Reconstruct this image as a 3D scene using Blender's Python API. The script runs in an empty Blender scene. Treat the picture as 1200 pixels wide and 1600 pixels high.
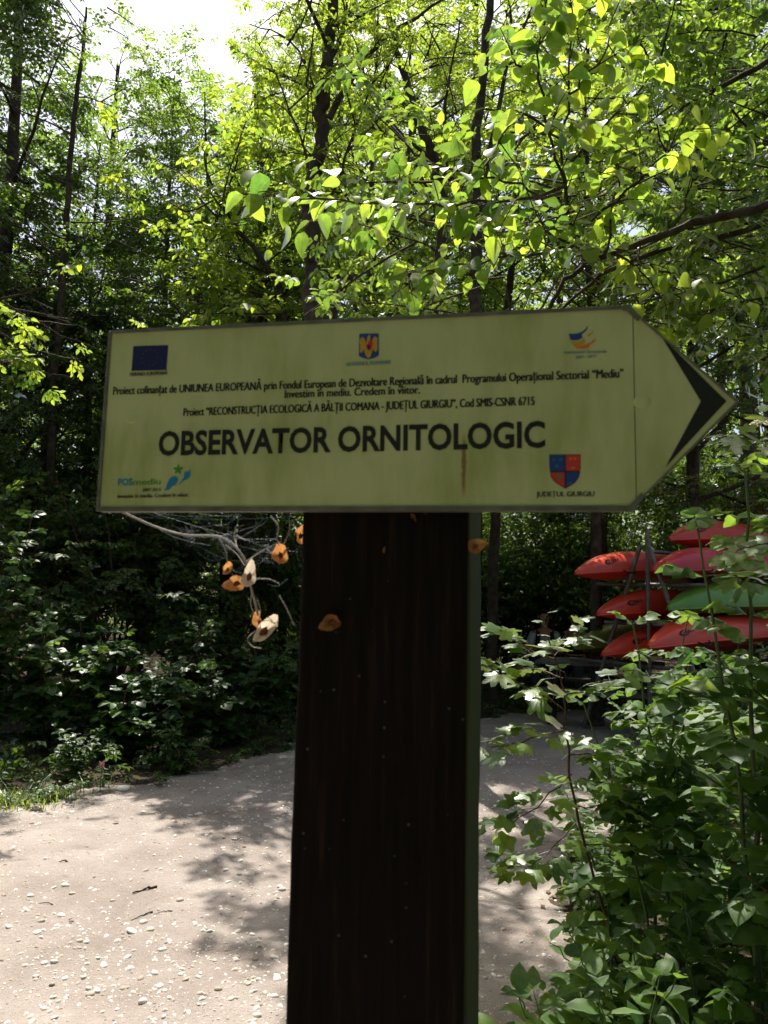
import bpy, bmesh, math, random
import numpy as np
from mathutils import Matrix, Vector

rng = np.random.default_rng(11)
random.seed(11)
scene = bpy.context.scene
col = scene.collection
rad = math.radians

# ------------------------------------------------------------------ camera
PITCH, ROLL = rad(5.6), rad(1.0)
CAM = np.array([0.0, 0.0, 1.6])
FW = np.array([0, math.cos(PITCH), math.sin(PITCH)])
_R0 = np.array([1.0, 0, 0]); _U0 = np.array([0, -math.sin(PITCH), math.cos(PITCH)])
RT = math.cos(ROLL) * _R0 + math.sin(ROLL) * _U0
UP = -math.sin(ROLL) * _R0 + math.cos(ROLL) * _U0
cd = bpy.data.cameras.new('camera')
cam = bpy.data.objects.new('camera', cd); col.objects.link(cam)
cam.matrix_world = Matrix(((RT[0], UP[0], -FW[0], CAM[0]), (RT[1], UP[1], -FW[1], CAM[1]),
                           (RT[2], UP[2], -FW[2], CAM[2]), (0, 0, 0, 1)))
cd.sensor_fit = 'VERTICAL'; cd.sensor_height = 36; cd.lens = 27
cd.clip_start = 0.05; cd.clip_end = 400
cd.dof.use_dof = True; cd.dof.focus_distance = 4.2; cd.dof.aperture_fstop = 11.0
scene.camera = cam

# ------------------------------------------------------------------ sky, sun, exposure
SUN_EL, SUN_AZ = rad(66), rad(-13)          # azimuth from the view direction, negative = left
SUN = np.array([math.sin(SUN_AZ) * math.cos(SUN_EL), math.cos(SUN_AZ) * math.cos(SUN_EL), math.sin(SUN_EL)])
world = bpy.data.worlds.new('World'); scene.world = world; world.use_nodes = True
wn = world.node_tree.nodes; wl = world.node_tree.links
sky = wn.new('ShaderNodeTexSky'); sky.sky_type = 'NISHITA'; sky.sun_disc = False
sky.dust_density = 5.0; sky.sun_elevation = SUN_EL; sky.sun_rotation = SUN_AZ
wl.new(sky.outputs[0], wn['Background'].inputs[0]); wn['Background'].inputs[1].default_value = 0.11
sd = bpy.data.lights.new('sun', 'SUN'); sd.energy = 5.0; sd.angle = rad(0.53); sd.color = (1, 0.95, 0.86)
so = bpy.data.objects.new('sun', sd); col.objects.link(so)
so.rotation_euler = Vector(SUN).to_track_quat('Z', 'Y').to_euler()
vs = scene.view_settings
vs.view_transform = 'Standard'; vs.look = 'None'; vs.exposure = 0.85; vs.gamma = 1; vs.use_curve_mapping = False
cy = scene.cycles
cy.max_bounces = 4; cy.diffuse_bounces = 4; cy.glossy_bounces = 1; cy.transmission_bounces = 4; cy.transparent_max_bounces = 6
cy.caustics_reflective = False; cy.caustics_refractive = False; cy.use_denoising = True
cy.use_adaptive_sampling = True; cy.adaptive_threshold = 0.02; cy.sample_clamp_indirect = 6


# ------------------------------------------------------------------ helpers
def P(u, v, d):
    """point seen at photograph pixel (u, v), d metres ahead of the lens"""
    return CAM + d * (FW + (u - 600) / 1200 * RT + (800 - v) / 1200 * UP)

def G(u, v, z=0.0):
    k = FW + (u - 600) / 1200 * RT + (800 - v) / 1200 * UP
    return CAM + k * ((z - CAM[2]) / k[2])

def proj(X):
    d = np.asarray(X) - CAM
    z = d @ FW
    z = np.where(np.abs(z) < 1e-6, 1e-6, z)
    return 600 + 1200 * (d @ RT) / z, 800 - 1200 * (d @ UP) / z, z

def unit(v):
    v = np.asarray(v, float); return v / max(np.linalg.norm(v), 1e-9)

def tag(o, label=None, cat=None, group=None, kind=None):
    for k, x in (('label', label), ('category', cat), ('group', group), ('kind', kind)):
        if x: o[k] = x
    return o

def empty(name, loc, label=None, cat=None, group=None):
    o = bpy.data.objects.new(name, None); col.objects.link(o); o.location = Vector([float(a) for a in loc])
    o.empty_display_size = 0.05
    return tag(o, label, cat, group)

def link(name, me, parent=None, M=None):
    o = bpy.data.objects.new(name, me); col.objects.link(o)
    if parent is not None: o.parent = parent
    if M is not None: o.matrix_basis = M
    return o

class Acc:
    """collects vertices and faces (world space) for one mesh"""
    def __init__(s): s.V = []; s.F = []; s.n = 0; s.rnd = []; s.mi = []
    def add(s, V, F, mat=0, rnd=None):
        V = np.asarray(V, float).reshape(-1, 3); F = np.asarray(F, int)
        s.V.append(V); s.F.append(F + s.n); s.n += len(V)
        s.mi.append(np.full(len(F), mat)); s.rnd.append(np.zeros(len(F)) if rnd is None else np.asarray(rnd, float))
        return s
    def mesh(s, name, mats, origin=(0, 0, 0), smooth=False):
        me = bpy.data.meshes.new(name)
        V = np.concatenate(s.V) - np.asarray(origin, float)
        loops = np.concatenate([f.ravel() for f in s.F]); sizes = np.concatenate([np.full(len(f), f.shape[1]) for f in s.F])
        starts = np.concatenate([[0], np.cumsum(sizes)[:-1]])
        me.vertices.add(len(V)); me.vertices.foreach_set('co', V.astype(np.float32).ravel())
        me.loops.add(len(loops)); me.loops.foreach_set('vertex_index', loops.astype(np.int32))
        me.polygons.add(len(sizes)); me.polygons.foreach_set('loop_start', starts.astype(np.int32))
        for m in mats: me.materials.append(m)
        mi = np.concatenate(s.mi).astype(np.int32)
        me.polygons.foreach_set('material_index', mi)
        if smooth: me.polygons.foreach_set('use_smooth', np.ones(len(sizes), bool))
        a = me.attributes.new('rnd', 'FLOAT', 'FACE'); a.data.foreach_set('value', np.concatenate(s.rnd).astype(np.float32))
        me.update(calc_edges=True); me.validate()
        return me
    def obj(s, name, mats, parent=None, smooth=False):
        if not isinstance(mats, (list, tuple)): mats = [mats]
        org = np.array(parent.location) if parent is not None else np.zeros(3)
        return link(name, s.mesh(name, mats, org, smooth), parent)

def tube(pts, radii, n=6, cap=True):
    pts = np.asarray(pts, float); m = len(pts)
    radii = np.broadcast_to(np.asarray(radii, float), (m,))
    T = np.gradient(pts, axis=0); T /= np.linalg.norm(T, axis=1)[:, None] + 1e-12
    a = np.array([0, 0, 1.0]) if abs(T[0][2]) < 0.9 else np.array([1.0, 0, 0])
    N = unit(np.cross(T[0], a)); V = np.zeros((m, n, 3)); th = np.arange(n) * 2 * math.pi / n
    for i in range(m):
        N = unit(N - T[i] * (N @ T[i])); B = np.cross(T[i], N)
        V[i] = pts[i] + radii[i] * (np.cos(th)[:, None] * N + np.sin(th)[:, None] * B)
    i, j = np.meshgrid(np.arange(m - 1), np.arange(n), indexing='ij')
    F = np.stack([i * n + j, i * n + (j + 1) % n, (i + 1) * n + (j + 1) % n, (i + 1) * n + j], -1).reshape(-1, 4)
    return V.reshape(-1, 3), F

def smooth_path(pts, k=4, wob=0.0):
    pts = np.asarray(pts, float)
    if len(pts) < 3:
        t = np.linspace(0, 1, k + 1)[:, None]; q = pts[0] * (1 - t) + pts[-1] * t
    else:
        e = np.vstack([2 * pts[0] - pts[1], pts, 2 * pts[-1] - pts[-2]]); q = []
        for i in range(1, len(e) - 2):
            for t in np.linspace(0, 1, k, endpoint=False):
                p0, p1, p2, p3 = e[i - 1:i + 3]
                q.append(0.5 * (2 * p1 + (p2 - p0) * t + (2 * p0 - 5 * p1 + 4 * p2 - p3) * t * t + (3 * p1 - p0 - 3 * p2 + p3) * t ** 3))
        q.append(pts[-1]); q = np.array(q)
    if wob:
        w = rng.normal(0, wob, q.shape); w[0] = 0; q = q + w
    return q

def at_path(q, t):
    s = t * (len(q) - 1); i = min(int(s), len(q) - 2); f = s - i
    return q[i] * (1 - f) + q[i + 1] * f, unit(q[i + 1] - q[i])

def box(x0, x1, y0, y1, z0, z1):
    V = [(x, y, z) for x in (x0, x1) for y in (y0, y1) for z in (z0, z1)]
    F = [(0, 1, 3, 2), (4, 6, 7, 5), (0, 4, 5, 1), (2, 3, 7, 6), (0, 2, 6, 4), (1, 5, 7, 3)]
    return np.array(V, float), np.array(F)

def obox(c, ax, ay, az):
    """box with centre c and half-axis vectors"""
    V, F = box(-1, 1, -1, 1, -1, 1)
    return np.asarray(c) + V[:, :1] * ax + V[:, 1:2] * ay + V[:, 2:] * az, F

def bevel_mesh(me, w, seg=2):
    bm = bmesh.new(); bm.from_mesh(me)
    bmesh.ops.recalc_face_normals(bm, faces=bm.faces)
    bmesh.ops.bevel(bm, geom=list(bm.edges), offset=w, segments=seg, profile=0.6, affect='EDGES')
    bm.to_mesh(me); bm.free(); return me

def frame(p, d, n):
    d = unit(d); n = np.asarray(n, float); n = n - d * (n @ d)
    if np.linalg.norm(n) < 1e-4: n = np.cross(d, [0.3, 0.9, 0.2])
    n = unit(n); y = np.cross(n, d)
    return np.stack([d, y, n], 1)

def M4(p, B, s=1.0):
    return Matrix(((B[0, 0] * s, B[0, 1] * s, B[0, 2] * s, p[0]), (B[1, 0] * s, B[1, 1] * s, B[1, 2] * s, p[1]),
                   (B[2, 0] * s, B[2, 1] * s, B[2, 2] * s, p[2]), (0, 0, 0, 1)))


# ------------------------------------------------------------------ materials
def nt(name):
    m = bpy.data.materials.new(name); m.use_nodes = True
    m.node_tree.nodes.clear()
    return m, m.node_tree.nodes, m.node_tree.links

def principled(name, color, rough=0.6, spec=0.5, metal=0.0, noise=None, bump=None, color2=None):
    m, n, l = nt(name)
    o = n.new('ShaderNodeOutputMaterial'); b = n.new('ShaderNodeBsdfPrincipled')
    b.inputs['Base Color'].default_value = (*color, 1); b.inputs['Roughness'].default_value = rough
    b.inputs['Specular IOR Level'].default_value = spec; b.inputs['Metallic'].default_value = metal
    l.new(b.outputs[0], o.inputs[0])
    tc = n.new('ShaderNodeTexCoord')
    if noise:
        t = n.new('ShaderNodeTexNoise'); t.inputs['Scale'].default_value = noise; t.inputs['Detail'].default_value = 6
        l.new(tc.outputs['Object'], t.inputs['Vector'])
        r = n.new('ShaderNodeValToRGB'); r.color_ramp.elements[0].position = 0.35; r.color_ramp.elements[1].position = 0.68
        r.color_ramp.elements[0].color = (*color, 1); r.color_ramp.elements[1].color = (*(color2 or [c * 0.6 for c in color]), 1)
        l.new(t.outputs['Fac'], r.inputs[0]); l.new(r.outputs[0], b.inputs['Base Color'])
    if bump:
        t2 = n.new('ShaderNodeTexNoise'); t2.inputs['Scale'].default_value = bump[0]; t2.inputs['Detail'].default_value = 5
        l.new(tc.outputs['Object'], t2.inputs['Vector'])
        bp = n.new('ShaderNodeBump'); bp.inputs['Strength'].default_value = bump[1]; bp.inputs['Distance'].default_value = bump[2] if len(bump) > 2 else 0.01
        l.new(t2.outputs['Fac'], bp.inputs['Height']); l.new(bp.outputs[0], b.inputs['Normal'])
    return m

def leaf_mat(name, refl, trans, per_object=False, gloss=0.35, rough=0.38, mix=0.55, detail=False):
    """leaf: diffuse reflection + transmitted light + waxy sheen, colour varied leaf by leaf"""
    m, n, l = nt(name)
    o = n.new('ShaderNodeOutputMaterial')
    if per_object:
        src = n.new('ShaderNodeObjectInfo').outputs['Random']
    else:
        a = n.new('ShaderNodeAttribute'); a.attribute_name = 'rnd'; src = a.outputs['Fac']
    def ramp(c, lo, hi, hue):
        r = n.new('ShaderNodeValToRGB')
        r.color_ramp.elements[0].color = (c[0] * lo * (1 - hue), c[1] * lo, c[2] * lo * (1 + hue), 1)
        r.color_ramp.elements[1].color = (c[0] * hi * (1 + hue), c[1] * hi, c[2] * hi * (1 - hue), 1)
        l.new(src, r.inputs[0]); return r.outputs[0]
    cr, ct = ramp(refl, 0.65, 1.35, 0.15), ramp(trans, 0.6, 1.35, 0.22)
    if detail:
        lt = n.new('ShaderNodeAttribute'); lt.attribute_name = 'across'
        ln = n.new('ShaderNodeAttribute'); ln.attribute_name = 'along'
        mm = n.new('ShaderNodeMath'); mm.operation = 'MULTIPLY_ADD'; mm.inputs[1].default_value = -0.55
        l.new(lt.outputs['Fac'], mm.inputs[0]); l.new(ln.outputs['Fac'], mm.inputs[2])
        ms = n.new('ShaderNodeMath'); ms.operation = 'MULTIPLY'; ms.inputs[1].default_value = 44.0; l.new(mm.outputs[0], ms.inputs[0])
        sn = n.new('ShaderNodeMath'); sn.operation = 'SINE'; l.new(ms.outputs[0], sn.inputs[0])
        vr = n.new('ShaderNodeValToRGB'); vr.color_ramp.elements[0].position = 0.0; vr.color_ramp.elements[1].position = 0.09
        vr.color_ramp.elements[0].color = (1, 1, 1, 1); vr.color_ramp.elements[1].color = (0, 0, 0, 1); l.new(lt.outputs['Fac'], vr.inputs[0])
        mx = n.new('ShaderNodeMath'); mx.operation = 'MULTIPLY_ADD'; mx.inputs[1].default_value = 0.09; l.new(sn.outputs[0], mx.inputs[0])
        l.new(vr.outputs[0], mx.inputs[2])
        cl = n.new('ShaderNodeClamp'); l.new(mx.outputs[0], cl.inputs[0])
        def lighten(c, k):
            x = n.new('ShaderNodeMix'); x.data_type = 'RGBA'; l.new(cl.outputs[0], x.inputs[0]); l.new(c, x.inputs[6])
            h = n.new('ShaderNodeHueSaturation'); h.inputs['Value'].default_value = k; h.inputs['Saturation'].default_value = 0.85
            l.new(c, h.inputs['Color']); l.new(h.outputs[0], x.inputs[7]); return x.outputs[2]
        bp = n.new('ShaderNodeBump'); bp.inputs['Strength'].default_value = 0.07; bp.inputs['Distance'].default_value = 0.001
        l.new(sn.outputs[0], bp.inputs['Height'])
        cr, ct = lighten(cr, 1.5), lighten(ct, 0.62)
    if per_object:
        tc = n.new('ShaderNodeTexCoord'); nz = n.new('ShaderNodeTexNoise'); nz.inputs['Scale'].default_value = 4; nz.inputs['Detail'].default_value = 5
        l.new(tc.outputs['Object'], nz.inputs['Vector'])
        rp = n.new('ShaderNodeValToRGB'); rp.color_ramp.elements[0].position = .3; rp.color_ramp.elements[1].position = .72
        rp.color_ramp.elements[0].color = (.7, .72, .75, 1); rp.color_ramp.elements[1].color = (1.18, 1.12, 1.0, 1); l.new(nz.outputs['Fac'], rp.inputs[0])
        def mot(c):
            x = n.new('ShaderNodeMix'); x.data_type = 'RGBA'; x.blend_type = 'MULTIPLY'; x.inputs[0].default_value = 1; l.new(c, x.inputs[6]); l.new(rp.outputs[0], x.inputs[7]); return x.outputs[2]
        cr, ct = mot(cr), mot(ct)
    d = n.new('ShaderNodeBsdfDiffuse'); l.new(cr, d.inputs['Color'])
    t = n.new('ShaderNodeBsdfTranslucent'); l.new(ct, t.inputs['Color'])
    mi = n.new('ShaderNodeMixShader'); mi.inputs[0].default_value = mix
    l.new(d.outputs[0], mi.inputs[1]); l.new(t.outputs[0], mi.inputs[2])
    g = n.new('ShaderNodeBsdfGlossy'); g.inputs['Roughness'].default_value = rough; g.inputs['Color'].default_value = (1, 1, 1, 1)
    lw = n.new('ShaderNodeFresnel'); lw.inputs['IOR'].default_value = 1.42
    fm = n.new('ShaderNodeMath'); fm.operation = 'MULTIPLY'; fm.inputs[1].default_value = gloss / 0.35; l.new(lw.outputs[0], fm.inputs[0])
    m2 = n.new('ShaderNodeMixShader'); l.new(fm.outputs[0], m2.inputs[0]); l.new(mi.outputs[0], m2.inputs[1]); l.new(g.outputs[0], m2.inputs[2])
    if detail:
        for s in (d, t, g): l.new(bp.outputs[0], s.inputs['Normal'])
    l.new(m2.outputs[0], o.inputs[0])
    return m

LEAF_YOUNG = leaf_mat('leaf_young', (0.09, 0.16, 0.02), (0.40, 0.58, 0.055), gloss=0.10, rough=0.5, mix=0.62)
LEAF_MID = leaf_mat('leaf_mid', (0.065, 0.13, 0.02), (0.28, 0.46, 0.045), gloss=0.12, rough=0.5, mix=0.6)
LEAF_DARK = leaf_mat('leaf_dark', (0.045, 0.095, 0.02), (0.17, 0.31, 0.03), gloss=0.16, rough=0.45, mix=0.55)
LEAF_NEAR = leaf_mat('leaf_near', (0.07, 0.14, 0.02), (0.34, 0.57, 0.06), True, 0.14, 0.45, 0.62, detail=True)
LEAF_ELDER = leaf_mat('leaf_elder', (0.07, 0.155, 0.03), (0.25, 0.46, 0.045), True, 0.15, 0.45, detail=True)
LEAF_MAPLE = leaf_mat('leaf_maple', (0.08, 0.16, 0.03), (0.28, 0.48, 0.04), True, 0.25, 0.36, detail=True)
LEAF_UNDER = leaf_mat('leaf_under', (0.06, 0.14, 0.03), (0.20, 0.38, 0.045), True, 0.24, 0.38, detail=True)
GRASS = leaf_mat('grass_blade', (0.12, 0.21, 0.03), (0.34, 0.48, 0.05), gloss=0.06, rough=0.5)
LITTER = principled('dry_leaf', (0.10, 0.065, 0.035), 0.8, 0.2, noise=3, color2=(0.22, 0.15, 0.08))
BARK = principled('bark', (0.045, 0.034, 0.026), 0.9, 0.15, noise=14, color2=(0.10, 0.08, 0.062), bump=(45, 0.9, 0.02))
BARK_GREY = principled('bark_grey', (0.13, 0.11, 0.09), 0.9, 0.15, noise=9, color2=(0.22, 0.19, 0.16), bump=(30, 0.9, 0.02))
TWIG = principled('twig_bark', (0.05, 0.036, 0.025), 0.85, 0.2)
STEM_GREEN = principled('green_stem', (0.09, 0.13, 0.04), 0.6, 0.4)
STEM_BROWN = principled('brown_stem', (0.11, 0.06, 0.035), 0.7, 0.3, noise=30)


# ------------------------------------------------------------------ leaf templates
def ovate(width=0.62, n=6, fold=0.22, droop=0.22, pet=0.14, wave=0.0):
    """a leaf along +x of length 1, folded along its midrib, tip drooping"""
    t = np.linspace(0, 1, n + 1)
    w = width / 2 * np.sin(math.pi * t ** 0.78) ** 0.85; w[0] = 0; w[-1] = 0
    V = []; ac = []; al = []
    for i in range(n + 1):
        z = -droop * t[i] ** 2
        V.append((pet + t[i], 0, z)); ac.append(0.0); al.append(t[i])
    L = []; Rr = []
    for i in range(1, n):
        for s, lst in ((1, L), (-1, Rr)):
            zz = -droop * t[i] ** 2 + fold * w[i] + wave * math.sin(i * 2.3 + s)
            V.append((pet + t[i] - 0.02, s * w[i], zz)); lst.append(len(V) - 1); ac.append(1.0); al.append(t[i])
    F = []
    for lst, s in ((L, 1), (Rr, -1)):
        for i in range(n):
            a, b = i, i + 1
            c = lst[i] if i < n - 1 else None; d = lst[i - 1] if i > 0 else None
            f = [x for x in (a, b, c, d) if x is not None]
            if s > 0: F.append(tuple(f))
            else: F.append(tuple(reversed(f)))
    # petiole
    k = len(V)
    for x, r in ((0, 0.012), (pet + 0.05, 0.01)):
        for q in range(3):
            V.append((x, r * math.cos(q * 2.1), r * math.sin(q * 2.1) - 0.004)); ac.append(0.0); al.append(0.0)
    for q in range(3):
        F.append((k + q, k + (q + 1) % 3, k + 3 + (q + 1) % 3, k + 3 + q))
    return V, F, ac, al

def lobed(droop=0.25, cup=0.12, seed=0):
    """field-maple leaf: five blunt lobes around the petiole"""
    rr = np.random.default_rng(seed)
    ang = [-158, -128, -104, -74, -56, -40, -20, -9, 0, 9, 20, 40, 56, 74, 104, 128, 158]
    ra = [0.22, 0.50, 0.56, 0.50, 0.80, 0.86, 0.62, 0.88, 1.0, 0.88, 0.62, 0.86, 0.80, 0.50, 0.56, 0.50, 0.22]
    V = [(0.32, 0, 0)]; ac = [0.0]; al = [0.3]
    for a, r in zip(ang, ra):
        r = r * (1 + rr.normal(0, 0.05)); x = 0.32 + 0.68 * r * math.cos(rad(a)); y = 0.72 * r * math.sin(rad(a))
        V.append((x, y, -droop * x * x - 0.25 * droop * abs(y) + cup * abs(y) * 0.5 * math.cos(3 * rad(a)))); ac.append(min(1, 0.3 + abs(y) * 1.6)); al.append(x)
    F = [(0, i, i + 1) for i in range(1, len(V) - 1)] + [(0, len(V) - 1, 1)]
    k = len(V)
    for x, r in ((-0.45, 0.012), (0.2, 0.01)):
        for q in range(3):
            V.append((x, r * math.cos(q * 2.1), r * math.sin(q * 2.1) - 0.004 + (-0.08 if x < 0 else 0))); ac.append(0.0); al.append(0.0)
    for q in range(3):
        F.append((k + q, k + (q + 1) % 3, k + 3 + (q + 1) % 3, k + 3 + q))
    V = [(x + 0.45, y, z) for x, y, z in V]
    return V, F, ac, al

def compound(pairs=2, seed=0, lw=0.44, ll=0.46):
    """pinnate leaf of length about 1 along +x"""
    rr = np.random.default_rng(seed)
    V = []; F = []; ac = []; al = []
    def put(p, yaw, s, pitch, roll):
        v, f, a, b = ovate(lw / ll * 0.98, 5, 0.18, 0.25, 0.06)
        v = np.array(v); R = (Matrix.Rotation(yaw, 3, 'Z') @ Matrix.Rotation(pitch, 3, 'Y') @ Matrix.Rotation(roll, 3, 'X'))
        v = (np.array(R) @ (v * s).T).T + p
        F.extend([tuple(i + len(V) for i in q) for q in f]); V.extend(map(tuple, v)); ac.extend(a); al.extend(b)
    rl = 0.58
    def rz(x): return -0.16 * x * x
    for k in range(pairs):
        x = 0.22 + (rl - 0.26) * k / max(1, pairs - 1) if pairs > 1 else 0.3
        for s in (1, -1):
            put(np.array([x, 0, rz(x)]), s * rad(62 + rr.normal(0, 8)), ll * (0.82 + 0.14 * k + rr.normal(0, 0.05)), rad(12 + rr.normal(0, 10)), rr.normal(0, 0.2))
    put(np.array([rl, 0, rz(rl)]), rr.normal(0, 0.08), ll * 1.12, rad(18 + rr.normal(0, 8)), rr.normal(0, 0.15))
    q = np.array([(x, 0, rz(x)) for x in np.linspace(0, rl, 4)])
    tv, tf = tube(q, [0.014, 0.011, 0.009, 0.006], 3)
    F.extend([tuple(int(i) + len(V) for i in f) for f in tf]); V.extend(map(tuple, tv)); ac.extend([0.0] * len(tv)); al.extend([0.0] * len(tv))
    return V, F, ac, al

def leaf_mesh(name, data, mat):
    V, F, ac, al = data
    me = bpy.data.meshes.new(name); me.from_pydata(V, [], F); me.materials.append(mat)
    for nm, x in (('across', ac), ('along', al)):
        a = me.attributes.new(nm, 'FLOAT', 'POINT'); a.data.foreach_set('value', np.array(x, np.float32))
    me.polygons.foreach_set('use_smooth', np.ones(len(F), bool)); me.update()
    return me

OV_NEAR = [leaf_mesh('ovate_leaf', ovate(0.66 + 0.06 * i, 6, 0.2 + 0.1 * i, 0.18 + 0.12 * i, 0.12, 0.012), LEAF_NEAR) for i in range(3)]
OV_ELDER = [leaf_mesh('broad_leaf', ovate(0.6 + 0.05 * i, 6, 0.18 + 0.1 * i, 0.2 + 0.12 * i, 0.14, 0.014), LEAF_ELDER) for i in range(3)]
CP_ELDER = [leaf_mesh('pinnate_leaf', compound(2 + (i == 2), i), LEAF_ELDER) for i in range(4)]
CP_UNDER = [leaf_mesh('pinnate_leaf', compound(2 + (i % 2), i + 9), LEAF_UNDER) for i in range(4)]
OV_UNDER = [leaf_mesh('small_broad_leaf', ovate(0.62 + 0.05 * i, 5, 0.2 + 0.1 * i, 0.2 + 0.15 * i, 0.1), LEAF_UNDER) for i in range(3)]
LB_MAPLE = [leaf_mesh('lobed_leaf', lobed(0.2 + 0.1 * i, 0.1, i), LEAF_MAPLE) for i in range(4)]


# ------------------------------------------------------------------ sprays for crowns
def spray_template(nleaf, hexleaf, seed, spread=0.36, broad=0.56):
    """leafy twig; leaf length = 1, twig along +x; returns leaf verts/faces/leaf ids and the twig"""
    rr = np.random.default_rng(seed)
    LV = []; LF = []; ids = []; twigs = []
    def leaf(p, yaw, s):
        pitch = rr.normal(0.35, 0.3); roll = rr.normal(0, 0.4)
        R = np.array(Matrix.Rotation(yaw, 3, 'Z') @ Matrix.Rotation(pitch, 3, 'Y') @ Matrix.Rotation(roll, 3, 'X'))
        b = broad * (0.9 + 0.2 * rr.random())
        if hexleaf:
            v = np.array([(0, 0, 0), (0.3, b * .46, .07), (0.66, b * .42, .03), (1, 0, -.14), (0.66, -b * .42, .03), (0.3, -b * .46, .07)])
            f = [(0, 3, 2), (0, 2, 1), (0, 4, 3), (0, 5, 4)]
        else:
            v = np.array([(0, 0, 0), (0.5, b * .5, .06), (1, 0, -.1), (0.5, -b * .5, .06)]); f = [(0, 2, 1), (0, 3, 2)]
        k = sum(len(x) for x in LV); LV.append((R @ (v * s).T).T + p); LF.extend([tuple(i + k for i in q) for q in f]); ids.extend([len(LV) - 1] * len(f))
    def twig(p, yaw, n, droop):
        d = np.array([math.cos(yaw), math.sin(yaw), 0]); L = n * spread; pts = []
        for i in range(n):
            t = (i + 0.6) / n; q = p + d * L * t + np.array([0, 0, -droop * (L * t) ** 2])
            s = 1 if i % 2 else -1
            leaf(q, yaw + s * rr.normal(0.95, 0.22), rr.uniform(0.7, 1.08) * (0.8 + 0.25 * math.sin(math.pi * t)))
            pts.append(q)
        e = p + d * L + np.array([0, 0, -droop * L * L])
        leaf(e, yaw + rr.normal(0, 0.2), 0.85)
        m = p + d * L * .5 + np.array([0, 0, -droop * (L * .5) ** 2])
        twigs.append((p, m, e))
    main = nleaf // 2
    twig(np.zeros(3), 0, main, 0.03)
    L = main * spread
    for s in (1, -1):
        twig(np.array([L * (0.25 + 0.15 * rr.random()), 0, 0]), s * rr.uniform(0.6, 1.0), nleaf // 4, 0.05)
    tv = []; tf = []; k = 0
    for a, m, e in (twigs if hexleaf else twigs[:1]):
        v, f = tube([a, e], [0.035, 0.015], 3); tv.append(v); tf.append(f + k); k += len(v)
    return dict(LV=np.concatenate(LV), LF=np.array(LF), ids=np.array(ids), nl=len(LV), TV=np.concatenate(tv), TF=np.concatenate(tf))

SPR = {(h, n): [spray_template(n, h, 100 + i + n + 50 * h) for i in range(6)] for h in (False, True) for n in (12, 20)}

# patches of the path that the photograph shows in full sun: keep the sun's way to them open
LIT = np.array([(-1.7, 2.2), (-2.9, 5.0), (-2.6, 5.8), (-1.9, 6.1), (-1.35, 5.7), (-1.05, 4.9), (-0.95, 4.0), (-0.35, 3.3), (-0.1, 2.2)])
def in_poly(x, y, poly):
    c = np.zeros(len(x), bool); n = len(poly); j = n - 1
    for i in range(n):
        xi, yi = poly[i]; xj, yj = poly[j]
        hit = ((yi > y) != (yj > y)) & (x < (xj - xi) * (y - yi) / (yj - yi + 1e-12) + xi)
        c ^= hit; j = i
    return c
SHAFTS = []           # further sunlit places: (x, y, z, radius)

def sun_open(S, keep=0.04):
    """mask of sprays that may stay: those which would shade the open glade are thinned out"""
    g = S - SUN * (S[:, 2:3] / SUN[2])
    shade = in_poly(g[:, 0] + 0.12 * np.sin(g[:, 1] * 7), g[:, 1] + 0.12 * np.sin(g[:, 0] * 6), LIT)
    for x, y, z, r in SHAFTS:
        h = S - SUN * ((S[:, 2:3] - z) / SUN[2])
        shade |= (np.hypot(h[:, 0] - x, h[:, 1] - y) < r) & (S[:, 2] > z + 0.5)
    return ~shade | (rng.random(len(S)) < keep)

def add_sprays(acc, S, D, N, leaf, hexleaf=False, n=12, jit=0.25, carve=True, view=None, leaf_jit=0.2):
    """S sites, D directions, N leaf-plane normals -> leaves (slot 0) and twigs (slot 1)"""
    S = np.asarray(S, float).reshape(-1, 3); D = np.asarray(D, float).reshape(-1, 3); N = np.asarray(N, float).reshape(-1, 3)
    if carve:
        k = sun_open(S); S, D, N = S[k], D[k], N[k]
    if view is not None:                       # thin out what the lens cannot see
        u, v, z = proj(S)
        vis = (z > 0.3) & (u > -120) & (u < 1320) & (v > -160) & (v < 1760)
        k = vis | (rng.random(len(S)) < view); S, D, N = S[k], D[k], N[k]
    if not len(S): return 0
    D = D + rng.normal(0, jit, D.shape); D /= np.linalg.norm(D, axis=1)[:, None]
    N = N + rng.normal(0, jit, N.shape); N = N - D * np.sum(N * D, 1)[:, None]; N /= np.linalg.norm(N, axis=1)[:, None]
    B = np.stack([D, np.cross(N, D), N], 2) * (leaf * (1 + rng.normal(0, leaf_jit, len(S)).clip(-.4, .5)))[:, None, None]
    tm = SPR[(hexleaf, n)]; ch = rng.integers(0, len(tm), len(S)); base = rng.random(len(S))
    for k, T in enumerate(tm):
        i = np.where(ch == k)[0]
        if not len(i): continue
        V = np.einsum('nij,vj->nvi', B[i], T['LV']) + S[i][:, None]
        nv = len(T['LV']); F = (T['LF'][None] + (np.arange(len(i)) * nv)[:, None, None]).reshape(-1, 3)
        lr = rng.random((len(i), T['nl'])) * 0.6 + base[i][:, None] * 0.4
        acc.add(V, F, 0, lr[:, T['ids']].ravel())
        V = np.einsum('nij,vj->nvi', B[i], T['TV']) + S[i][:, None]
        nv = len(T['TV']); F = (T['TF'][None] + (np.arange(len(i)) * nv)[:, None, None]).reshape(-1, 4)
        acc.add(V, F, 1)
    return len(S)


# ------------------------------------------------------------------ tree builder
UPV = np.array([0, 0, 1.0])

def limb_curve(p, d, L, lift=0.25, k=5, wob=0.03):
    q = [np.array(p)]; d = unit(d)
    for i in range(k):
        q.append(q[-1] + d * L / k); d = unit(d + UPV * lift / k + rng.normal(0, 0.09, 3))
    return np.array(q)

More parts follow.
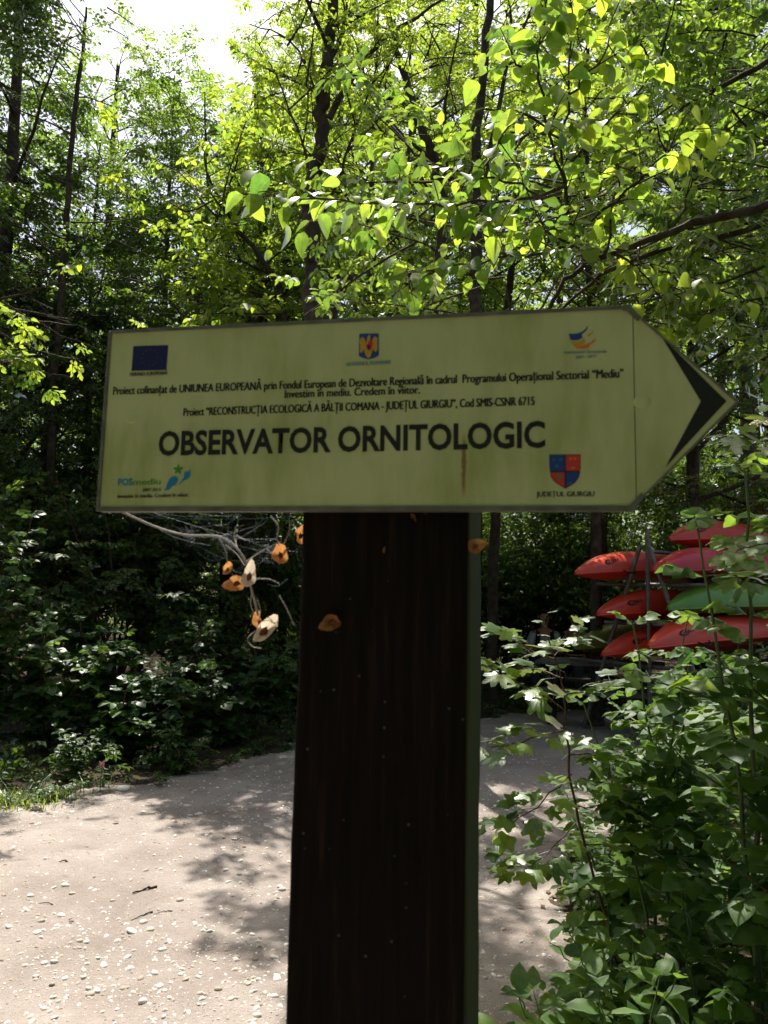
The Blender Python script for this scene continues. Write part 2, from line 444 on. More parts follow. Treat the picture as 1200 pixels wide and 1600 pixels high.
def dress(q, sec, step, sites, woods, sec_len=(0.3, 0.6), t0=0.2, flat=0.35, r=0.012, droop=-0.15):
    """side branches with spray sites along a limb"""
    L = np.sum(np.linalg.norm(np.diff(q, axis=0), axis=1))
    for i in range(sec):
        t = t0 + (1 - t0) * (i + rng.random()) / sec; t = min(t, 0.99)
        p, d = at_path(q, t)
        lat = unit(np.cross(d, UPV) + rng.normal(0, 0.15, 3)) * (1 if i % 2 else -1)
        dd = unit(d * rng.uniform(0.4, 0.9) + lat * rng.uniform(0.6, 1.1) + UPV * rng.normal(0.05, flat))
        l2 = L * rng.uniform(*sec_len) * (1.15 - 0.55 * t)
        s = limb_curve(p, dd, l2, droop, 3)
        woods.append((s, np.linspace(r * (1.1 - 0.5 * t), 0.003, len(s)), 3))
        m = max(2, int(l2 / step))
        for j in range(m):
            pp, d2 = at_path(s, min(0.99, (j + 0.7) / m))
            lat2 = unit(np.cross(d2, UPV)) * (1 if j % 2 else -1)
            sites.append((pp, unit(d2 * 0.6 + lat2 * rng.uniform(0.3, 1.0) + UPV * rng.normal(-0.1, 0.2)), UPV))
    p, d = at_path(q, 0.995); sites.append((p, d, UPV))

def tree(name, label, trunk, r0, r1, leaf, mat, group=None, bark=None, n_limb=18, t_lo=0.25, limb_len=(1.2, 2.2), el=(0.15, 0.9), sec=6, step=0.16,
         limbs=(), hexleaf=False, spray=12, carve=True, view=0.35, az=None, cat='tree', flat=0.35, twiggy=0):
    bark = bark or BARK
    trunk = np.asarray(trunk, float)
    root = empty(name, trunk[0], label, cat, group)
    q = smooth_path(trunk, 4, 0.012)
    R = np.linspace(1, 0, len(q)) ** 0.8 * (r0 - r1) + r1
    R[0] *= 1.35
    tv = Acc(); tv.add(*tube(q, R, 9)); tv.obj('trunk', bark, root, True)
    sites = []; woods = []
    for pts, r in limbs:
        lq = smooth_path(pts, 3, 0.008)
        a = Acc(); a.add(*tube(lq, np.linspace(r, max(0.004, r * 0.25), len(lq)), 6)); a.obj('limb', bark, root, True)
        dress(lq, sec, step, sites, woods, flat=flat)
    ga = rng.random() * 6.28
    for i in range(n_limb):
        t = t_lo + (0.98 - t_lo) * (i + rng.random() * 0.6) / n_limb
        p, d = at_path(q, t); ga += 2.4 + rng.normal(0, 0.3)
        th = ga if az is None else rng.uniform(*az)
        e = rng.uniform(*el)
        dd = np.array([math.cos(th) * math.cos(e), math.sin(th) * math.cos(e), math.sin(e)])
        L = rng.uniform(*limb_len) * (1.1 - 0.55 * max(0, t - 0.4))
        lq = limb_curve(p, dd, L, 0.25)
        rr = max(0.008, np.interp(t, [0, 1], [r0, r1]) * 0.42)
        woods.append((lq, np.linspace(rr, 0.005, len(lq)), 5))
        dress(lq, sec, step, sites, woods, flat=flat)
    for i in range(twiggy):                       # bare fine twigs
        w = woods[rng.integers(len(woods))][0]; p, d = at_path(w, rng.uniform(0.2, 0.95))
        s = limb_curve(p, unit(d + rng.normal(0, 0.7, 3)), rng.uniform(0.25, 0.7), 0.1, 3)
        woods.append((s, np.linspace(0.006, 0.002, len(s)), 3))
    if woods:
        a = Acc()
        for w, r, n in woods:
            if carve and not sun_open(w[-1:], 0.1)[0]: continue
            a.add(*tube(w, r, n))
        a.obj('branches', bark, root, True)['kind'] = 'stuff'
    S = np.array([s[0] for s in sites]); D = np.array([s[1] for s in sites]); N = np.array([s[2] for s in sites])
    c = Acc(); add_sprays(c, S, D, N, leaf, hexleaf, spray, carve=carve, view=view)
    if c.n:
        c.obj('crown', [mat, TWIG], root)['kind'] = 'stuff'
    return root

def straight(x, y, H, lean=(0, 0), k=6, z0=-0.1):
    return [np.array([x + lean[0] * t + rng.normal(0, 0.04), y + lean[1] * t + rng.normal(0, 0.04), z0 + (H - z0) * t]) for t in np.linspace(0, 1, k)]

# ------------------------------------------------------------------ ground and path
PATH = np.array([(-6.5, 3.2), (-4, 4.75), (-2.85, 5.65), (-2.1, 6.3), (-1.5, 7.1), (-0.9, 7.9), (-0.2, 8.6), (0.6, 9.2), (1.5, 9.8), (2.6, 10.4), (3.6, 10.2),
                 (3.9, 9.4), (3.2, 8.6), (2.3, 7.3), (1.85, 6.3), (1.45, 5.3), (1.0, 4.2), (0.75, 3.3), (0.6, 2.2), (0.45, -1.5), (-6.5, -2)])

def hills(x, y):
    return 0.03 * np.sin(x * 0.9 + 1.3) * np.cos(y * 0.7) + 0.018 * np.sin(x * 2.1 - y * 1.6) + 0.01 * np.sin(x * 5.3 + 2 * np.sin(y * 3.1))

def sdist(x, y):
    """distance to the path's edge, positive outside"""
    d = np.full(x.shape, 1e9)
    for i in range(len(PATH)):
        a, b = PATH[i], PATH[(i + 1) % len(PATH)]
        t = np.clip(((x - a[0]) * (b[0] - a[0]) + (y - a[1]) * (b[1] - a[1])) / ((b - a) @ (b - a)), 0, 1)
        d = np.minimum(d, np.hypot(x - a[0] - t * (b[0] - a[0]), y - a[1] - t * (b[1] - a[1])))
    ins = in_poly(x.ravel(), y.ravel(), PATH).reshape(x.shape)
    d = np.where(ins, -d, d)
    return d + 0.10 * np.sin(x * 3.1 + 1.7 * np.sin(y * 2.3)) + 0.06 * np.sin(y * 7.3 + x * 4.1) + 0.03 * np.sin(x * 17 + y * 13)

def path_z(x, y):
    z = hills(x, y) + 0.012
    z = z - 0.018 * np.exp(-((x * 0.72 + y * 0.69 - 2.2) / 0.22) ** 2) - 0.015 * np.exp(-((x * 0.72 + y * 0.69 - 3.7) / 0.22) ** 2)
    return z + 0.004 * np.sin(x * 11 + 3 * np.sin(y * 5)) * np.cos(y * 9) + 0.002 * np.sin(x * 31 + y * 17)

def ground_z(x, y):
    s = sdist(x, y)
    return hills(x, y) + 0.03 * np.clip(s / 0.4, -1.2, 1) + 0.04 * np.clip(s - 0.3, 0, 2)

def sheet(xs, ys, fz):
    X, Y = np.meshgrid(xs, ys, indexing='ij'); Z = fz(X, Y)
    i, j = np.meshgrid(np.arange(len(xs) - 1), np.arange(len(ys) - 1), indexing='ij'); n = len(ys)
    F = np.stack([i * n + j, (i + 1) * n + j, (i + 1) * n + j + 1, i * n + j + 1], -1).reshape(-1, 4)
    return np.stack([X, Y, Z], -1).reshape(-1, 3), F

def dirt_mat(name, c0, c1, c2, speck, bump_s, bump_d, speck_scale=90):
    m, n, l = nt(name)
    o = n.new('ShaderNodeOutputMaterial'); b = n.new('ShaderNodeBsdfPrincipled'); b.inputs['Roughness'].default_value = 0.92; b.inputs['Specular IOR Level'].default_value = 0.2
    tc = n.new('ShaderNodeTexCoord')
    t = n.new('ShaderNodeTexNoise'); t.inputs['Scale'].default_value = 1.3; t.inputs['Detail'].default_value = 8; t.inputs['Roughness'].default_value = 0.62
    l.new(tc.outputs['Object'], t.inputs['Vector'])
    r = n.new('ShaderNodeValToRGB'); r.color_ramp.elements[0].position = 0.36; r.color_ramp.elements[1].position = 0.66
    r.color_ramp.elements[0].color = (*c0, 1); r.color_ramp.elements[1].color = (*c1, 1); l.new(t.outputs['Fac'], r.inputs[0])
    v = n.new('ShaderNodeTexVoronoi'); v.inputs['Scale'].default_value = speck_scale; v.inputs['Randomness'].default_value = 1; l.new(tc.outputs['Object'], v.inputs['Vector'])
    vr = n.new('ShaderNodeValToRGB'); vr.color_ramp.elements[0].position = 0.18; vr.color_ramp.elements[1].position = 0.34
    vr.color_ramp.elements[0].color = (1, 1, 1, 1); vr.color_ramp.elements[1].color = (0, 0, 0, 1); l.new(v.outputs['Distance'], vr.inputs[0])
    sep = n.new('ShaderNodeSeparateColor'); l.new(v.outputs['Color'], sep.inputs[0])
    gt = n.new('ShaderNodeMath'); gt.operation = 'GREATER_THAN'; gt.inputs[1].default_value = 0.62; l.new(sep.outputs[0], gt.inputs[0])
    mk = n.new('ShaderNodeMath'); mk.operation = 'MULTIPLY'; l.new(gt.outputs[0], mk.inputs[0]); l.new(vr.outputs[0], mk.inputs[1])
    ms = n.new('ShaderNodeMath'); ms.operation = 'MULTIPLY'; ms.inputs[1].default_value = speck; l.new(mk.outputs[0], ms.inputs[0])
    x = n.new('ShaderNodeMix'); x.data_type = 'RGBA'; l.new(ms.outputs[0], x.inputs[0]); l.new(r.outputs[0], x.inputs[6]); x.inputs[7].default_value = (*c2, 1)
    l.new(x.outputs[2], b.inputs['Base Color'])
    t2 = n.new('ShaderNodeTexNoise'); t2.inputs['Scale'].default_value = 38; t2.inputs['Detail'].default_value = 8; t2.inputs['Roughness'].default_value = 0.7
    l.new(tc.outputs['Object'], t2.inputs['Vector'])
    ad = n.new('ShaderNodeMath'); ad.operation = 'MULTIPLY_ADD'; ad.inputs[1].default_value = 0.6; l.new(mk.outputs[0], ad.inputs[0]); l.new(t2.outputs['Fac'], ad.inputs[2])
    bp = n.new('ShaderNodeBump'); bp.inputs['Strength'].default_value = bump_s; bp.inputs['Distance'].default_value = bump_d; l.new(ad.outputs[0], bp.inputs['Height'])
    l.new(bp.outputs[0], b.inputs['Normal']); l.new(b.outputs[0], o.inputs[0])
    return m

M_PATH = dirt_mat('path_dirt', (0.235, 0.192, 0.168), (0.365, 0.315, 0.282), (0.60, 0.56, 0.50), 0.9, 0.9, 0.016)
M_GROUND = dirt_mat('forest_floor', (0.045, 0.035, 0.024), (0.10, 0.075, 0.05), (0.16, 0.12, 0.07), 0.6, 0.9, 0.03, 45)
fine = np.arange(-8, 9.01, 0.16); finey = np.arange(-2.5, 17.01, 0.16)
outer = np.array([-150, -80, -40, -22, -14, -10.0])
gx = np.concatenate([outer, fine, -outer[::-1]]); gy = np.concatenate([[-60, -30, -12, -6], finey, [20, 26, 36, 60, 100, 160]])
a = Acc(); a.add(*sheet(gx, gy, ground_z)); tag(a.obj('ground', M_GROUND, None, True), kind='structure')
a = Acc(); a.add(*sheet(np.arange(-6.3, 5.01, 0.07), np.arange(-1.4, 11.5, 0.07), lambda x, y: path_z(x, y) - 0.12 * np.clip(sdist(x, y), 0, 2)))
path = tag(a.obj('path', M_PATH, None, True), kind='structure')

# stones: the largest as pieces of the path, the rest as gravel
def pebble(seed, sub=2):
    rr = np.random.default_rng(seed); bm = bmesh.new(); bmesh.ops.create_icosphere(bm, subdivisions=sub, radius=1)
    ax = np.array([1, rr.uniform(0.6, 0.9), rr.uniform(0.35, 0.6)]); k = rr.normal(0, 1, (4, 3))
    for v in bm.verts:
        c = np.array(v.co); w = 1 + 0.10 * sum(math.sin(1.8 * (c @ q)) for q in k)
        v.co = Vector(c * w * ax)
    V = np.array([v.co[:] for v in bm.verts]); F = np.array([[v.index for v in f.verts] for f in bm.faces]); bm.free()
    return V, F

def stone_mat(name, vary):
    m, n, l = nt(name)
    o = n.new('ShaderNodeOutputMaterial'); b = n.new('ShaderNodeBsdfPrincipled'); b.inputs['Roughness'].default_value = 0.8; b.inputs['Specular IOR Level'].default_value = 0.3
    if vary == 'object': s = n.new('ShaderNodeObjectInfo').outputs['Random']
    else:
        at = n.new('ShaderNodeAttribute'); at.attribute_name = 'rnd'; s = at.outputs['Fac']
    r = n.new('ShaderNodeValToRGB'); e = r.color_ramp.elements
    e[0].color = (0.28, 0.23, 0.18, 1); e[1].color = (0.78, 0.75, 0.70, 1); e.new(0.35).color = (0.46, 0.40, 0.33, 1); e.new(0.7).color = (0.62, 0.58, 0.52, 1)
    l.new(s, r.inputs[0])
    tc = n.new('ShaderNodeTexCoord'); t = n.new('ShaderNodeTexNoise'); t.inputs['Scale'].default_value = 90; t.inputs['Detail'].default_value = 4; l.new(tc.outputs['Object'], t.inputs['Vector'])
    h = n.new('ShaderNodeMix'); h.data_type = 'RGBA'; h.blend_type = 'MULTIPLY'; h.inputs[0].default_value = 0.5
    l.new(r.outputs[0], h.inputs[6]); l.new(t.outputs['Fac'], h.inputs[7])
    g = n.new('ShaderNodeGamma'); g.inputs[1].default_value = 0.9; l.new(h.outputs[2], g.inputs[0])
    l.new(r.outputs[0], b.inputs['Base Color']); l.new(b.outputs[0], o.inputs[0])
    return m
STONE, STONE_MASS = stone_mat('stone', 'object'), stone_mat('gravel_stone', 'attr')
peb = []
for i in range(5):
    V, F = pebble(i); q = Acc(); q.add(V, F); me = q.mesh('pebble', [STONE], (0, 0, 0), True); peb.append(me)
def gravel_density(x, y):
    w = np.exp(-((x + 1.1) / 0.7) ** 2 - ((y - 3.0) / 0.7) ** 2) + 0.45 * np.exp(-((x + 0.35) / 0.4) ** 2 - ((y - 3.3) / 0.6) ** 2)
    return 0.06 + w + 0.25 * (np.sin(x * 4 + y * 2 + 2 * np.sin(y * 1.7)) > 0.6)
pts = []
while len(pts) < 260:
    x, y = rng.uniform(-2.6, 0.6), rng.uniform(2.3, 5.6)
    if sdist(np.array([x]), np.array([y]))[0] < -0.1 and rng.random() < gravel_density(x, y): pts.append((x, y))
for x, y in pts:
    s = rng.uniform(0.010, 0.022) * (1.35 if rng.random() < 0.12 else 1)
    o = link('stone', peb[rng.integers(5)], path)
    o.location = (x, y, float(path_z(np.array(x), np.array(y))) + s * 0.05)
    o.rotation_euler = (rng.normal(0, 0.2), rng.normal(0, 0.2), rng.uniform(0, 6.3)); o.scale = (s, s, s)
V0, F0 = pebble(3, 1)
n = 42000; xs = rng.uniform(-3.4, 1.6, n); ys = rng.uniform(2.2, 8.5, n)
k = (sdist(xs, ys) < 0.15) & (rng.random(n) < 0.22 + 1.2 * gravel_density(xs, ys)); xs, ys = xs[k], ys[k]; n = len(xs)
s = rng.gamma(2.0, 0.0028, n).clip(0.0014, 0.016); th = rng.uniform(0, 6.3, n)
sel = rng.random(n) < 0.5
V = V0[None] * s[:, None, None]
V = np.stack([V[..., 0] * np.cos(th)[:, None] - V[..., 1] * np.sin(th)[:, None] + xs[:, None], V[..., 0] * np.sin(th)[:, None] + V[..., 1] * np.cos(th)[:, None] + ys[:, None],
              V[..., 2] + (path_z(xs, ys) - 0.12 * np.clip(sdist(xs, ys), 0, 2) + s * 0.15)[:, None]], -1)
# drop the far half of each pebble's faces that sit in the soil
F1 = F0[V0[F0].mean(1)[:, 2] > -0.15]
a = Acc(); a.add(V, (F1[None] + (np.arange(n) * len(V0))[:, None, None]).reshape(-1, 3), 0, np.repeat(rng.random(n), len(F1)))
tag(a.obj('gravel', STONE_MASS), 'fine pale gravel strewn over the sunlit dirt path', 'gravel', kind='stuff')

# dry leaf litter on the forest floor and path edge
n = 9000; xs = rng.uniform(-6, 6, n); ys = rng.uniform(1.6, 13, n); sd_ = sdist(xs, ys)
k = (sd_ > -0.05) | (rng.random(n) < 0.10 * np.exp(sd_ * 1.2)); xs, ys, sd_ = xs[k], ys[k], sd_[k]; n = len(xs)
zz = np.maximum(ground_z(xs, ys), path_z(xs, ys) - 0.12 * np.clip(sd_, 0, 2)) + rng.uniform(0.004, 0.012, n)
T = np.array([(-.5, 0, 0), (-.1, .3, .12), (.5, 0, .05), (-.05, -.3, .1)]); th = rng.uniform(0, 6.3, n); s = rng.uniform(0.02, 0.055, n)
V = T[None] * s[:, None, None]; V = np.stack([V[..., 0] * np.cos(th)[:, None] - V[..., 1] * np.sin(th)[:, None] + xs[:, None],
     V[..., 0] * np.sin(th)[:, None] + V[..., 1] * np.cos(th)[:, None] + ys[:, None], V[..., 2] + zz[:, None]], -1)
a = Acc(); a.add(V, (np.array([(0, 2, 1), (0, 3, 2)])[None] + (np.arange(n) * 4)[:, None, None]).reshape(-1, 3))
tag(a.obj('leaf_litter', LITTER), 'brown dry leaves littering the shaded forest floor', 'leaf litter', kind='stuff')

# ------------------------------------------------------------------ signpost
BO = np.array([-0.32229918, 0.86347687, 1.78499694]); yaw, pit = -0.18683885, 0.02948831
BW, BT, BH = 0.5773333, 0.1026409, 0.21
br = np.array([math.cos(yaw), math.sin(yaw), 0]); bn_ = np.array([-math.sin(yaw), math.cos(yaw), 0])
bu = math.cos(pit) * UPV + math.sin(pit) * bn_; bz = np.cross(br, bu)
BM = Matrix(((br[0], bu[0], bz[0], BO[0]), (br[1], bu[1], bz[1], BO[1]), (br[2], bu[2], bz[2], BO[2]), (0, 0, 0, 1)))

def S2(u, v, z=0.0):
    """photograph pixel -> (x, y) on the board's face (or a plane z in front of it)"""
    k = FW + (u - 600) / 1200 * RT + (800 - v) / 1200 * UP
    t = ((BO + bz * z - CAM) @ bz) / (k @ bz); d = CAM + k * t - BO
    return np.array([d @ br, d @ bu])

def slab(pts, z0, z1):
    pts = [tuple(map(float, p)) for p in pts]; n = len(pts)
    ar = sum(pts[i][0] * pts[(i + 1) % n][1] - pts[(i + 1) % n][0] * pts[i][1] for i in range(n))
    if ar < 0: pts = pts[::-1]
    bm = bmesh.new(); b = [bm.verts.new((x, y, z0)) for x, y in pts]; t = [bm.verts.new((x, y, z1)) for x, y in pts]
    bm.faces.new(t); bm.faces.new(b[::-1])
    for i in range(n): bm.faces.new((b[i], b[(i + 1) % n], t[(i + 1) % n], t[i]))
    return bm

def bm_link(bm, name, mat, parent, bevel=0):
    me = bpy.data.meshes.new(name)
    if bevel: bmesh.ops.bevel(bm, geom=list(bm.edges), offset=bevel, segments=2, profile=0.6, affect='EDGES')
    bm.to_mesh(me); bm.free(); me.materials.append(mat)
    return link(name, me, parent)

def board_mat():
    m, n, l = nt('sign_board')
    o = n.new('ShaderNodeOutputMaterial'); b = n.new('ShaderNodeBsdfPrincipled'); b.inputs['Roughness'].default_value = 0.42; b.inputs['Specular IOR Level'].default_value = 0.35
    tc = n.new('ShaderNodeTexCoord')
    mp = n.new('ShaderNodeMapping'); mp.inputs['Scale'].default_value = (1, 0.22, 1); l.new(tc.outputs['Object'], mp.inputs[0])
    t = n.new('ShaderNodeTexNoise'); t.inputs['Scale'].default_value = 26; t.inputs['Detail'].default_value = 7; t.inputs['Roughness'].default_value = 0.65; l.new(mp.outputs[0], t.inputs['Vector'])
    t3 = n.new('ShaderNodeTexNoise'); t3.inputs['Scale'].default_value = 7; t3.inputs['Detail'].default_value = 3; l.new(tc.outputs['Object'], t3.inputs['Vector'])
    mu = n.new('ShaderNodeMath'); mu.operation = 'MULTIPLY'; l.new(t.outputs['Fac'], mu.inputs[0]); l.new(t3.outputs['Fac'], mu.inputs[1])
    r = n.new('ShaderNodeValToRGB'); r.color_ramp.elements[0].position = 0.20; r.color_ramp.elements[1].position = 0.42
    r.color_ramp.elements[0].color = (0.55, 0.59, 0.30, 1); r.color_ramp.elements[1].color = (0.37, 0.41, 0.15, 1); l.new(mu.outputs[0], r.inputs[0])
    # rust streak under an old screw hole
    sx = n.new('ShaderNodeSeparateXYZ'); l.new(tc.outputs['Object'], sx.inputs[0])
    c = S2(725, 700)
    def math_(op, a, bb=None, c_=None):
        q = n.new('ShaderNodeMath'); q.operation = op
        for i, x in enumerate((a, bb, c_)):
            if x is None: continue
            if isinstance(x, (int, float)): q.inputs[i].default_value = float(x)
            else: l.new(x, q.inputs[i])
        return q.outputs[0]
    dx = math_('ABSOLUTE', math_('SUBTRACT', sx.outputs[0], float(c[0])))
    t4 = n.new('ShaderNodeTexNoise'); t4.inputs['Scale'].default_value = 120; l.new(tc.outputs['Object'], t4.inputs['Vector'])
    wx = math_('SUBTRACT', 1.0, math_('DIVIDE', dx, math_('MULTIPLY', t4.outputs['Fac'], 0.006)))
    dy = math_('SUBTRACT', 1.0, math_('DIVIDE', math_('ABSOLUTE', math_('SUBTRACT', sx.outputs[1], float(c[1]) - 0.018)), 0.036))
    rust = math_('MULTIPLY', math_('MAXIMUM', wx, 0.0), math_('MAXIMUM', dy, 0.0))
    rr = math_('MINIMUM', math_('MULTIPLY', rust, 2.2), 0.85)
    x = n.new('ShaderNodeMix'); x.data_type = 'RGBA'; l.new(rr, x.inputs[0]); l.new(r.outputs[0], x.inputs[6]); x.inputs[7].default_value = (0.20, 0.10, 0.03, 1)
    # grime specks
    v = n.new('ShaderNodeTexNoise'); v.inputs['Scale'].default_value = 210; v.inputs['Detail'].default_value = 2; l.new(tc.outputs['Object'], v.inputs['Vector'])
    vr = n.new('ShaderNodeValToRGB'); vr.color_ramp.elements[0].position = 0.70; vr.color_ramp.elements[1].position = 0.78; l.new(v.outputs['Fac'], vr.inputs[0])
    vm = math_('MULTIPLY', vr.outputs[0], 0.4)
    x2 = n.new('ShaderNodeMix'); x2.data_type = 'RGBA'; l.new(vm, x2.inputs[0]); l.new(x.outputs[2], x2.inputs[6]); x2.inputs[7].default_value = (0.22, 0.22, 0.10, 1)
    l.new(x2.outputs[2], b.inputs['Base Color'])
    bp = n.new('ShaderNodeBump'); bp.inputs['Strength'].default_value = 0.12; bp.inputs['Distance'].default_value = 0.002; l.new(t3.outputs['Fac'], bp.inputs['Height']); l.new(bp.outputs[0], b.inputs['Normal'])
    l.new(b.outputs[0], o.inputs[0]); return m

M_BOARD = board_mat()
M_TRIM = principled('sign_trim', (0.19, 0.19, 0.15), 0.5, 0.4, 0.3, noise=40, color2=(0.11, 0.11, 0.085), bump=(200, 0.3, 0.001))
def ink(name, c): return principled(name, c, 0.55, 0.3)
INK, NAVY, SKY_INK = ink('black_print', (0.016, 0.017, 0.014)), ink('navy_print', (0.012, 0.016, 0.09)), ink('pale_blue_print', (0.10, 0.24, 0.30))
BLUE, RED, GOLD = ink('blue_print', (0.02, 0.06, 0.25)), ink('red_print', (0.55, 0.05, 0.04)), ink('gold_print', (0.55, 0.33, 0.03))
GREEN, AQUA, ORANGE = ink('green_print', (0.06, 0.30, 0.03)), ink('aqua_print', (0.02, 0.22, 0.42)), ink('orange_print', (0.65, 0.20, 0.03))
STEEL_BLUE, FADED = ink('steel_blue_print', (0.05, 0.13, 0.22)), ink('faded_print', (0.13, 0.16, 0.10))

sign = empty('direction_sign', BO, 'cream arrow-shaped sign board reading OBSERVATOR ORNITOLOGIC, pointing right', 'sign')
sign.matrix_world = BM
seam = float((S2(990, 500)[0] + S2(993, 760)[0]) / 2)
h = BH / 2; tipx, tipy = BW + BT, 0.002
def slant(x, top):      # y of the arrow's slanted edge
    t = (x - BW) / BT; return (h + (tipy - h) * t) if top else (-h + (tipy + h) * t)
g = 0.0005
bm_link(slab([(0, -h), (BW, -h), (seam - g, slant(seam - g, False)), (seam - g, slant(seam - g, True)), (BW, h), (0, h)], -0.003, 0), 'panel', M_BOARD, sign)
bm_link(slab([(seam + g, slant(seam + g, False)), (tipx, tipy), (seam + g, slant(seam + g, True))], -0.003, -0.0002), 'arrow_panel', M_BOARD, sign)
bm_link(slab([(0.001, -h + .001), (BW, -h + .001), (tipx - .002, tipy), (BW, h - .001), (0.001, h - .001)], -0.008, -0.0032), 'backing_plate', M_TRIM, sign)
def strip(a, b, w, inward, name='edge_trim'):
    a, b = np.array(a), np.array(b); nrm = np.array(inward, float)
    d = unit(np.r_[b - a, 0])[:2]
    return bm_link(slab([a, b, b + nrm * w, a + nrm * w], -0.0085, 0.0013), name, M_TRIM, sign, 0.0004)
strip((-0.001, -h), (-0.001, h), 0.0042, (1, 0)); strip((0.0033, h + .001), (BW - 0.006, h + .001), 0.0040, (0, -1)); strip((0.0033, -h - .001), (BW - 0.006, -h - .001), 0.0056, (0, 1))
for top in (True, False):
    sgn = 1 if top else -1
    e0 = np.array([BW + 0.0, sgn * h]); e1 = np.array([tipx, tipy]); nn = unit(np.r_[-(e1 - e0)[1], (e1 - e0)[0], 0])[:2] * (-1 if top else 1)
    strip(e0 + (e1 - e0) * 0.13, e1, 0.0022, nn)
    bm_link(slab([(BW - 0.0058, sgn * (h + .001)), (BW + .001, sgn * (h + .0008)), tuple(e0 + (e1 - e0) * 0.125), tuple(e0 + (e1 - e0) * 0.125 + nn * 0.0055), (BW - 0.002, sgn * (h - 0.0048)), (BW - 0.0058, sgn * (h - 0.0044))],
                 -0.0085, 0.0015), 'corner_trim', M_TRIM, sign, 0.0004)
# chevron
bm_link(slab([S2(1035, 528), S2(1135, 627), S2(1039, 731), S2(1095, 627)], -0.0001, 0.0004), 'arrow_chevron', INK, sign)
# covered rivets, raised under the film
for u, v in ((206, 653), (1003, 628)):
    c = S2(u, v); bm = bmesh.new(); bmesh.ops.create_uvsphere(bm, u_segments=20, v_segments=10, radius=1)
    for q in bm.verts: q.co = Vector((q.co.x * 0.0085 + c[0], q.co.y * 0.0065 + c[1], q.co.z * 0.0012))
    me = bm_link(bm, 'rivet', M_BOARD, sign).data; me.polygons.foreach_set('use_smooth', np.ones(len(me.polygons), bool))

def text_mesh(s, off=0.0):
    cu = bpy.data.curves.new('lettering', 'FONT'); cu.body = s; cu.resolution_u = 3; cu.extrude = 0.0; cu.offset = off
    o = bpy.data.objects.new('lettering_curve', cu); col.objects.link(o)
    dg = bpy.context.evaluated_depsgraph_get(); dg.update()
    me = bpy.data.meshes.new_from_object(o.evaluated_get(dg)); bpy.data.objects.remove(o); bpy.data.curves.remove(cu)
    V = np.zeros(len(me.vertices) * 3); me.vertices.foreach_get('co', V); return me, V.reshape(-1, 3)
_hm, _hv = text_mesh('H'); CAP = float(_hv[:, 1].max())

def lettering(s, p0, p1, cap_px, mat, off=0.0, z=0.00045, parent=None, bold=0.0):
    if 0 < off < .025: off, bold = 0.0, .045
    a, b = S2(*p0), S2(*p1); me, V = text_mesh(s, off)
    c = S2(p0[0], p0[1] - cap_px); hh = np.linalg.norm(c - a)
    d = b - a; L = np.linalg.norm(d); d /= L; e = np.array([-d[1], d[0]])
    x0, x1 = V[:, 0].min(), V[:, 0].max()
    X = (V[:, 0] - x0) / (x1 - x0) * L; Y = V[:, 1] / CAP * hh
    W = np.stack([a[0] + X * d[0] + Y * e[0], a[1] + X * d[1] + Y * e[1], np.full(len(X), z)], -1)
    if bold:                               # heavier strokes: the same glyphs printed three times, a hair apart
        fs = [tuple(p.vertices) for p in me.polygons]; nv = len(W); sh_ = np.r_[d * bold * hh, 0]
        me = bpy.data.meshes.new('lettering'); W = np.concatenate([W - sh_ - [0, 0, .00003], W, W + sh_ + [0, 0, .00003]])
        me.from_pydata([tuple(q) for q in W], [], [tuple(i + k_ * nv for i in f) for k_ in range(3) for f in fs])
    me.vertices.foreach_set('co', W.astype(np.float32).ravel()); me.materials.clear(); me.materials.append(mat); me.update()
    me.name = 'lettering'
    return link('lettering', me, parent or sign)

lettering('Proiect cofinanțat de UNIUNEA EUROPEANĂ prin Fondul European de Dezvoltare Regională în cadrul  Programului Operațional Sectorial “Mediu”', (177, 617), (974, 590), 12, INK, 0.004)
lettering('Investim în mediu. Credem în viitor.', (445, 622), (656, 615), 12, INK, 0.004)
lettering('Proiect “RECONSTRUCȚIA ECOLOGICĂ A BĂLȚII COMANA - JUDEȚUL GIURGIU”, Cod SMIS-CSNR 6715', (287, 650), (835, 633), 12, INK, 0.004)
lettering('OBSERVATOR ORNITOLOGIC', (247, 711), (852, 698), 35, INK, 0.030)
# flag with ring of stars
flag = bm_link(slab([S2(208.6, 541), S2(263, 539.4), S2(260, 578), S2(205.6, 579.6)], -0.0001, 0.0004), 'flag_emblem', NAVY, sign)
c = S2(234.5, 559.5); pxm = np.linalg.norm(S2(250, 560) - S2(230, 560)) / 20
for k in range(12):
    a_ = k * math.pi / 6; cc = c + 12.5 * pxm * np.array([math.sin(a_), math.cos(a_)])
    st = [cc + pxm * (1.8 if q % 2 == 0 else 0.75) * np.array([math.sin(q * math.pi / 5), math.cos(q * math.pi / 5)]) for q in range(10)]
    bm_link(slab(st, 0.00041, 0.0007), 'star', ink('star_print', (0.07, 0.065, 0.10)) if k == 0 else bpy.data.materials['star_print'], flag)
lettering('UNIUNEA EUROPEANĂ', (203, 588), (261.5, 585.5), 5.5, INK, 0.008)
